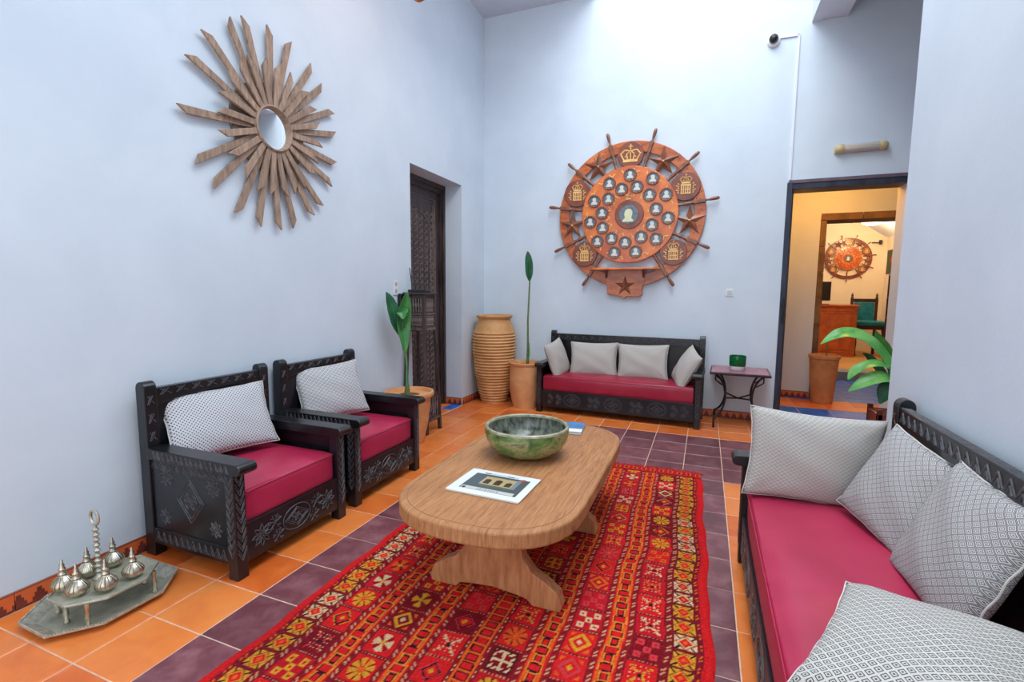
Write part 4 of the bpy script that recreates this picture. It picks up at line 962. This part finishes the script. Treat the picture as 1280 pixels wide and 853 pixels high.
# hanging lantern, only its foot shows at the top edge
ln = thing('pendant_lantern', 'brass pendant lantern hanging near the left wall at the top edge', 'lamp', (-1.75, -2.74, 3.07))
MB().lathe([(.0, .0), (.02, .005), (.05, .03), (.06, .05)], n=16, cap=False).build('finial', M['wheel_disc'], ln, smooth=True)
MB().lathe([(.06, .05), (.14, .14), (.16, .25), (.13, .36), (.05, .42), (.02, .45)], n=16, cap=False).build('shade', mat('pierced_brass', srgb(180, 130, 60), srgb(120, 84, 40), .35, .8, ns=30), ln, smooth=True)
MB().tube([(0, 0, .44), (0, 0, 1.98)], .006, 6).build('cord', M['black_plastic'], ln)
point('lantern_wall_glow', (-2.15, -1.9, 3.9), 12, (1.0, 0.55, 0.28), .1)  # lantern's warm glow, added outside its shade to tint the left wall

# ------------------------------------------------------------------ tall ribbed vase
vs = thing('tall_vase', 'tall ribbed ochre clay vase in the far left corner', 'vase', (-2.775, .64, .001))
prof = [(.165, 0), (.165, .012)]
def vr(z): 
    pts = [(0, .165), (.2, .215), (.45, .262), (.7, .285), (.88, .28), (.95, .262)]
    for (a, ra), (b, rb) in zip(pts, pts[1:]):
        if a <= z <= b: k = (z - a) / (b - a); k = k * k * (3 - 2 * k) * .4 + k * .6; return ra + (rb - ra) * k
    return .262
nr = 24
for k in range(nr):
    z0 = .02 + k * (.93 / nr); h_ = .93 / nr
    for q, dr_ in ((.0, -.010), (.25, .004), (.5, .009), (.75, .004)): prof.append((vr(z0 + q * h_) + dr_, z0 + q * h_))
prof += [(.262, .95), (.252, .99), (.232, 1.04), (.216, 1.075), (.212, 1.11), (.236, 1.13), (.240, 1.15), (.232, 1.16), (.208, 1.155), (.200, 1.12), (.22, .95), (.20, .7), (.001, .7)]
MB().lathe(prof, n=48).build('body', M['terracotta2'], vs, smooth=True)
# pot with single stalk
p2 = thing('potted_plant', 'round clay pot holding one tall stalk with a rolled leaf, left of the back sofa', 'plant', (-2.295, .535, .001))
MB().lathe([(.15, 0), (.152, .015), (.175, .10), (.195, .22), (.20, .36), (.197, .48), (.197, .535), (.208, .545), (.211, .575), (.203, .58), (.195, .565), (.185, .50)], n=40).build('pot', M['terracotta'], p2, smooth=True)
MB().lathe([(.19, .52), (.1, .54), (.001, .545)], n=24, cap=False).build('soil', M['soil'], p2)
MB().tube([(.03, 0, .53), (.035, 0, .7), (.03, 0, 1.1), (.045, .0, 1.5), (.05, 0, 1.62)], [.022, .016, .012, .010, .009], 8).build('stem', M['stem'], p2, smooth=True)
MB().tube([(.03, .0, .54), (.045, .01, .7), (.05, .012, .82)], [.018, .014, .003], 8).build('shoot', M['leaf_light'], p2, smooth=True)
def leaf(pts, wds, nrm, name, m, parent, fold=.25, thick=True):
    pts = [Vector(p) for p in pts]; P = []
    n = 14                                              # resample (Catmull-Rom)
    def cr(arr, t):
        k = len(arr) - 1; x = t * k; i = min(int(x), k - 1); f = x - i
        a = arr[max(i - 1, 0)]; b = arr[i]; c_ = arr[i + 1]; d = arr[min(i + 2, k)]
        return .5 * ((2 * b) + (c_ - a) * f + (2 * a - 5 * b + 4 * c_ - d) * f * f + (3 * b - a - 3 * c_ + d) * f ** 3)
    v = []; f = []; nrm = Vector(nrm).normalized()
    for i in range(n + 1):
        t = i / n; p = cr(pts, t); q = cr(pts, min(1, t + .02)) - cr(pts, max(0, t - .02)); q.normalize()
        sd = q.cross(nrm).normalized(); u2 = sd.cross(q).normalized(); wv = max(.0008, cr(list(wds), t)) / 2
        rip = .06 * math.sin(i * 2.3)
        v += [tuple(p - sd * wv + u2 * wv * (fold + rip)), tuple(p - sd * wv * .5 + u2 * wv * fold * .6), tuple(p), tuple(p + sd * wv * .5 + u2 * wv * fold * .6), tuple(p + sd * wv + u2 * wv * (fold - rip))]
    for i in range(n):
        for j in range(4): f.append((i * 5 + j, i * 5 + j + 1, i * 5 + j + 6, i * 5 + j + 5))
    o = MB().add(v, f).build(name, m, parent, smooth=True)
    so = o.modifiers.new('thickness', 'SOLIDIFY'); so.thickness = .003; su = o.modifiers.new('subd', 'SUBSURF'); su.levels = 1; su.render_levels = 1
    MB().tube([cr(pts, i / 8) - nrm * .002 for i in range(9)], [.005 * (1 - i / 10) for i in range(9)], 5).build('midrib', M['leaf_light'], o)
    return o
leaf([(.05, -.01, 1.60), (.045, -.01, 1.68), (.04, -.01, 1.80), (.03, -.01, 1.90), (.015, 0, 1.97)], [.02, .085, .10, .075, .01], (.4, -1, .0), 'leaf', M['leaf_dark'], p2, .5)
leaf([(.05, .0, 1.60), (.052, 0, 1.7), (.05, 0, 1.82), (.04, 0, 1.93)], [.02, .06, .07, .01], (-.9, -.6, 0), 'leaf', M['leaf'], p2, .5)
# fire extinguisher between vase and pot
fe = thing('fire_extinguisher', 'red fire extinguisher with black hose behind the clay pot', 'extinguisher', (-2.47, .84, .001))
MB().lathe([(.06, 0), (.065, .01), (.065, .36), (.05, .41), (.022, .43), (.022, .45)], n=24).build('cylinder', M['red_paint'], fe, smooth=True)
MB().box(-.02, .02, -.05, .02, .45, .48).box(-.012, .012, -.09, -.03, .485, .495).build('valve', M['black_plastic'], fe, bev=.003)
MB().tube([(.0, -.03, .465), (.02, -.08, .47), (.0, -.115, .38), (-.012, -.105, .22), (-.0, -.09, .12)], [.009] * 4 + [.013], 8).build('hose', M['black_plastic'], fe, smooth=True)
# left pot with broad leaves, between armchair and stand
p1 = thing('potted_plant', 'shallow clay pot with an upright green strelitzia between armchair and tall stand', 'plant', (-2.925, -1.215, .001))
p1.location = (-2.815, -1.30, .001)
PZ = .50
MB().lathe([(.14, 0), (.145, .02), (.19, .25), (.205, .42), (.205, .455), (.235, .462), (.242, .485), (.236, .505), (.215, .505), (.20, .47)], n=40).build('pot', M['terracotta'], p1, smooth=True)
MB().lathe([(.205, .455), (.1, .47), (.001, .475)], n=24, cap=False).build('soil', M['soil'], p1)
MB().tube([(-.02, 0, .47), (-.02, 0, .56)], [.03, .022], 10).build('crown_base', M['stem'], p1, smooth=True)
MB().tube([(-.02, 0, .55), (-.04, .03, .75), (-.085, .05, 1.05), (-.11, .05, 1.18)], [.014, .011, .008, .005], 8).build('stem', M['leaf'], p1, smooth=True)
leaf([(-.055, .02, .85), (-.075, .035, .98), (-.10, .045, 1.15), (-.075, .05, 1.33), (-.045, .05, 1.45)], [.01, .10, .155, .13, .03], (.9, -.5, .1), 'leaf', M['leaf'], p1, .55)
leaf([(-.10, .0, 1.04), (-.12, -.03, 1.14), (-.140, -.06, 1.27), (-.155, -.09, 1.39), (-.165, -.11, 1.455)], [.02, .12, .14, .09, .01], (1, -.35, .2), 'leaf', M['leaf_dark'], p1, .5)
leaf([(-.09, .04, 1.10), (-.07, .01, 1.22), (-.05, -.02, 1.27), (-.02, -.05, 1.20)], [.02, .14, .13, .02], (.3, -.7, .7), 'leaf', M['leaf'], p1, .2)

# ------------------------------------------------------------------ tall carved stand
sd_ = thing('plant_stand', 'tall dark carved wooden stand with turned spindles before the left door', 'stand', (-2.915, -.91, .001)); DW = M['dark_wood']
hb, ht_ = .150, .108
def lx(z): return hb + (ht_ - hb) * z / 1.42
for sx in (-1, 1):
    for sy in (-1, 1):
        a, b = .017, .017; v = []
        for z, e in ((0, lx(0)), (1.43, lx(1.43))):
            cx, cy = sx * (e - .017), sy * (e - .017); v += [(cx - a, cy - b, z), (cx + a, cy - b, z), (cx + a, cy + b, z), (cx - a, cy + b, z)]
        lg = MB().add(v, [(3, 2, 1, 0), (4, 5, 6, 7), (0, 1, 5, 4), (1, 2, 6, 5), (2, 3, 7, 6), (3, 0, 4, 7)]).build('leg', DW, sd_, bev=.003)
MB().box(-.135, .135, -.135, .135, 1.43, 1.452).build('top', DW, sd_, bev=.005)
def rail(z0, z1, inset=.006):
    e = lx((z0 + z1) / 2) - inset; return MB().box(-e, e, -e, -e + .018, z0, z1).box(-e, e, e - .018, e, z0, z1).box(-e, -e + .018, -e, e, z0, z1).box(e - .018, e, -e, e, z0, z1)
for z0, z1 in ((1.395, 1.43), (1.215, 1.25), (1.06, 1.11), (.375, .405), (.12, .165)): rail(z0, z1).build('rail', DW, sd_, bev=.002)
e = lx(.4) - .01; MB().box(-e, e, -e, e, .385, .40).build('shelf', DW, sd_)
sp0 = {}
def spindles(z0, z1, n):
    e = lx((z0 + z1) / 2) - .015
    for s_ in range(4):
        for k in range(n):
            tt_ = -e + .035 + (2 * e - .07) * k / (n - 1); x, y = [(tt_, -e), (e, tt_), (tt_, e), (-e, tt_)][s_]
            key = (z0, z1)
            if key not in sp0:
                h_ = z1 - z0; sp0[key] = MB().lathe([(.006, 0), (.010, .12 * h_), (.005, .2 * h_), (.010, .38 * h_), (.012, .5 * h_), (.010, .62 * h_), (.005, .8 * h_), (.010, .88 * h_), (.006, h_)], n=8).build('spindle', M['dark_wood2'], sd_, smooth=True); o = sp0[key]
            else: o = sp0[key].copy(); COL.objects.link(o); o.parent = sd_
            o.location = (x, y, z0)
spindles(1.25, 1.395, 5); spindles(1.11, 1.215, 7); spindles(.165, .375, 5)
c = MB()
for (nv, u_) in (((0, -1, 0), (1, 0, 0)), ((1, 0, 0), (0, 1, 0))):
    for z0, z1 in ((1.062, 1.108), (.123, .162), (1.22, 1.247)):
        e = lx(z0) - .005; o0 = Vector((-e, -e, 0)) if nv[1] else Vector((e, -e, 0)); Plane(c, o0, u_, (0, 0, 1), nv, .004, .003).chevrons(.02, 2 * e - .02, z0 + .006, z1 - .006, 8)
    z = .12
    pl = Plane(c, (Vector((-.13, -.15, 0)) if nv[1] else Vector((.15, -.13, 0))), u_, (0, 0, 1), nv, .005, .003)
c.build('carving', M['dark_wood2'], sd_)
# router with two antennas on the stand
ro = thing('router', 'black wireless router with two upright antennas on top of the tall stand', 'router', (-2.935, -.91, 1.4535), .1)
MB().box(-.10, .10, -.06, .06, 0, .028).build('case', M['black_plastic'], ro, bev=.006)
for x in (-.085, -.045): MB().tube([(x, .0, .02), (x - .002, .0, .10), (x - .022, .0, .25)], [.007, .006, .005], 8).build('antenna', M['black_plastic'], ro, smooth=True)

# ------------------------------------------------------------------ side table with green glass
sT = thing('side_table', 'small iron side table with mauve tiled top right of the back sofa', 'table', (.19, .625, .001), -.04)
MB().box(-.295, .295, -.285, .285, .60, .622).build('top_edge', M['black_metal'], sT, bev=.004)
t0 = None
MB().box(-.28, .28, -.27, .27, .622, .628).build('tiled_top', M['table_tile'], sT, bev=.002)
def bez(pts, n=16):
    out = []; pts = [Vector(p) for p in pts]
    for i in range(n + 1):
        t = i / n; q = pts[:]
        while len(q) > 1: q = [a.lerp(b, t) for a, b in zip(q, q[1:])]
        out.append(q[0])
    return out
for sx in (-1, 1):
    for sy in (-1, 1):
        y = sy * .14
        o = MB().tube(bez([(sx * .26, y, .60), (sx * .12, y, .54), (sx * .08, y, .30), (sx * .16, y * 1.1, .14), (sx * .235, y * 1.35, .12)]) + [V(sx * .235, y * 1.35, 0)], .011, 8).build('leg', M['black_metal'], sT, smooth=True)
        MB().tube([(sx * .235, y, .60), (sx * .235, y, .52), (sx * .20, y, .495), (sx * .165, y, .47)], .008, 8).build('scroll', M['black_metal'], o, smooth=True)
MB().tube([(-.118, -.14, .33), (0, 0, .31), (.118, .14, .33)], .009, 8).tube([(-.118, .14, .33), (0, 0, .31), (.118, -.14, .33)], .009, 8).build('cross_stretcher', M['black_metal'], sT, smooth=True)
gc = thing('glass_jar', 'emerald green glass candle jar with a frosted foot on the side table', 'jar', (.165, .60, .630))
MB().lathe([(.078, .045), (.084, .055), (.086, .15), (.083, .16), (.078, .155), (.076, .055), (.001, .05)], n=36).build('glass_body', M['green_glass'], gc, smooth=True)
MB().lathe([(.072, 0), (.078, .006), (.080, .045), (.001, .045)], n=36).build('foot', M['frost'], gc, smooth=True)

# ------------------------------------------------------------------ brass tray set on the floor
def octo(hx, hy, k=.42):
    return [(-hx, -hy * k), (-hx * k, -hy), (hx * k, -hy), (hx, -hy * k), (hx, hy * k), (hx * k, hy), (-hx * k, hy), (-hx, hy * k)]
TA = -.02
ty = thing('tray', 'octagonal engraved silver tray on the floor against the left wall', 'tray', (-2.765, -3.915, .001), TA)
TX, TY = .232, .272
MB().prism(octo(TX * .815, TY * .815), 0.0, .007).build('tray_bed', M['pewter_flat'], ty, bev=.003)
rimv = []; o_ = octo(TX, TY, .45); i_ = octo(TX * .8, TY * .8); m_ = octo(TX * .95, TY * .95, .45)
v = [(x, y, .006) for x, y in i_] + [(x, y, .03) for x, y in m_] + [(x, y, .034) for x, y in o_] + [(x, y, .026) for x, y in o_] + [(x, y, 0) for x, y in i_]
f = []
for q in range(4): f += [(q * 8 + i, q * 8 + (i + 1) % 8, (q + 1) * 8 + (i + 1) % 8, (q + 1) * 8 + i) for i in range(8)]
rm = MB().add(v, f).build('tray_rim', M['pewter'], ty, bev=.002)
bd = MB()
for i in range(8):
    a, b = Vector((*o_[i], .034)), Vector((*o_[(i + 1) % 8], .034)); n_ = int((b - a).length / .011)
    for k in range(n_): bd.ball(tuple(a.lerp(b, (k + .5) / n_) * .985 + V(0, 0, .001)), .0055, n=6)
bd.build('beading', M['pewter'], rm, smooth=True)
cd_ = thing('sprinkler_caddy', 'silver caddy plate on little legs with a tall ring handle standing in the tray', 'caddy', (-2.725, -3.925, .0095), TA)
PT = octo(.165, .19, .42)
CZ = .112
pl_ = MB().prism(PT, CZ - .006, CZ).build('plate', M['pewter_flat'], cd_, bev=.002)
ed = MB(); ed.tube([(x * .99, y * .99, CZ + .002) for x, y in PT], .003, 6, True); ed.build('plate_edge', M['pewter'], pl_)
for (x, y) in ((-.13, -.15), (.13, -.15), (.13, .15), (-.13, .15), (.0, -.175), (0, .175)):
    MB().lathe([(.012, 0), (.013, .01), (.007, .02), (.012, .045), (.007, .07), (.010, .09), (.009, CZ - .006)], (x * .90, y * .90, 0), 12).build('leg', M['silver'], cd_, smooth=True)
hd = [(.022, CZ), (.024, CZ + .01), (.012, CZ + .02)]
for k in range(9): z = CZ + .03 + k * .025; hd += [(.007, z), (.013, z + .008), (.0135, z + .012), (.007, z + .02)]
hd += [(.006, CZ + .265)]
MB().lathe(hd, (-.035, -.01, 0), 14).build('handle', M['pewter'], cd_, smooth=True)
ring = [(-.035 + .030 * math.cos(a) * 1.0, -.01 + .0 * math.sin(a), CZ + .298 + .034 * math.sin(a)) for a in np.linspace(0, 2 * PI, 25)[:-1]]
MB().tube(ring, .0065, 8, True).build('ring', M['pewter'], cd_, smooth=True)
# rose-water sprinklers standing on the caddy plate
names = [((-2.705, -4.045), 'front row, second from the left'), ((-2.80, -4.05), 'front row, leftmost'), ((-2.825, -3.945), 'behind the two leftmost ones'), ((-2.63, -3.975), 'directly in front of the ring handle'),
         ((-2.63, -3.865), 'alone at the right end by the tongs'), ((-2.815, -3.845), 'behind the ring handle by the wall')]
s0 = None
for (xy, tx) in names:
    lab = 'small onion-shaped silver sprinkler bottle on the caddy, ' + tx
    z = .0095 + CZ + .0005
    if s0 is None:
        s0 = thing('sprinkler_bottle', lab, 'bottle', (*xy, z), 0, 'silver sprinkler bottles on the caddy')
        prof = [(.020, 0), (.022, .004), (.032, .012), (.041, .024), (.043, .036), (.037, .049), (.025, .062), (.016, .070), (.012, .076)]
        MB().lathe(prof, n=24).build('body', M['silver'], s0, smooth=True)
        fl2 = MB()
        for k in range(16):
            a = 2 * PI * k / 16; fl2.tube([(r * 1.01 * math.cos(a), r * 1.01 * math.sin(a), zz) for r, zz in prof[2:8]], .002, 4)
        fl2.build('fluting', M['silver'], s0, smooth=True)
        MB().lathe([(.013, .074), (.017, .082), (.013, .088), (.012, .098), (.014, .104), (.009, .112), (.010, .122), (.005, .130), (.006, .139), (.001, .147)], n=14).build('spout', M['silver'], s0, smooth=True)
    else:
        c_ = dup_thing(s0, lab, (*xy, z), random.uniform(0, 3))
tg = MB().tube([(0, 0, 0), (.08, .01, .004), (.13, .0, .0)], .003, 6).tube([(0, .008, 0), (.08, .022, .004), (.13, .012, .0)], .003, 6).build('tongs', M['pewter'], smooth=True)
tg.location = (-2.74, -3.80, CZ + .0135); tg.rotation_euler = (0, 0, -.6); tag(tg, 'thin silver tongs lying on the caddy plate', 'tongs')

# ------------------------------------------------------------------ plant beside the partition end
ps_ = thing('leafy_plant', 'broad-leaved green plant in a red-brown wooden stand before the doorway', 'plant', (1.50, .30, .001))
MB().box(-.16, .16, -.16, .16, .05, .36).build('planter', mat('red_brown_planter', srgb(112, 52, 42), srgb(134, 66, 52), .5, ns=9), ps_, bev=.006)
for sx in (-1, 1):
    for sy in (-1, 1): MB().box(sx * .14 - .02, sx * .14 + .02, sy * .14 - .02, sy * .14 + .02, 0, .40).build('corner_post', mat('planter_post', srgb(92, 40, 34), rough=.5), ps_, bev=.003)
MB().box(-.14, .14, -.14, .14, .36, .365).build('soil', M['soil'], ps_)
def L_(pts, dy=0): return [(x - 1.50, dy + k * 0, z) for k, (x, z) in enumerate(pts)]
bs_ = (0, 0, .36)
LS = [([(1.5, .37), (1.47, .76), (1.33, .975), (1.193, 1.075), (1.06, 1.095), (.96, 1.05), (.871, .974)], [.02, .10, .15, .17, .15, .09, .005], (.1, -.55, .8), M['leaf_light'], 0),
      ([(1.5, .38), (1.46, .74), (1.36, .82), (1.24, .80), (1.15, .73), (1.111, .65)], [.02, .08, .11, .11, .09, .01], (0, -.5, .85), M['leaf_light'], -.06),
      ([(1.5, .38), (1.47, .62), (1.40, .70), (1.30, .68), (1.20, .62), (1.112, .547)], [.02, .10, .15, .16, .11, .01], (0, -.55, .8), M['leaf_light'], -.10),
      ([(1.5, .4), (1.49, .75), (1.43, .93), (1.37, 1.04), (1.335, 1.126)], [.02, .08, .12, .09, .005], (-.6, -.7, .3), M['leaf'], .08),
      ([(1.5, .38), (1.50, .60), (1.46, .64), (1.40, .56), (1.361, .45)], [.02, .14, .19, .16, .01], (-.5, -.7, .5), M['leaf_dark'], -.12),
      ([(1.5, .38), (1.54, .8), (1.62, 1.0), (1.72, 1.05)], [.02, .1, .15, .01], (0, -.5, .8), M['leaf'], .05),
      ([(1.5, .38), (1.44, .66), (1.33, .84), (1.25, .90)], [.02, .07, .07, .01], (-.4, -.8, .4), M['leaf_dark'], .10)]
for pts, wd, nr_, m_2, dy in LS:
    q = L_(pts); q = [(x, dy * min(1, k / 2), z) for k, (x, y, z) in enumerate(q)]
    leaf(q, wd, nr_, 'leaf', m_2, ps_, .22)
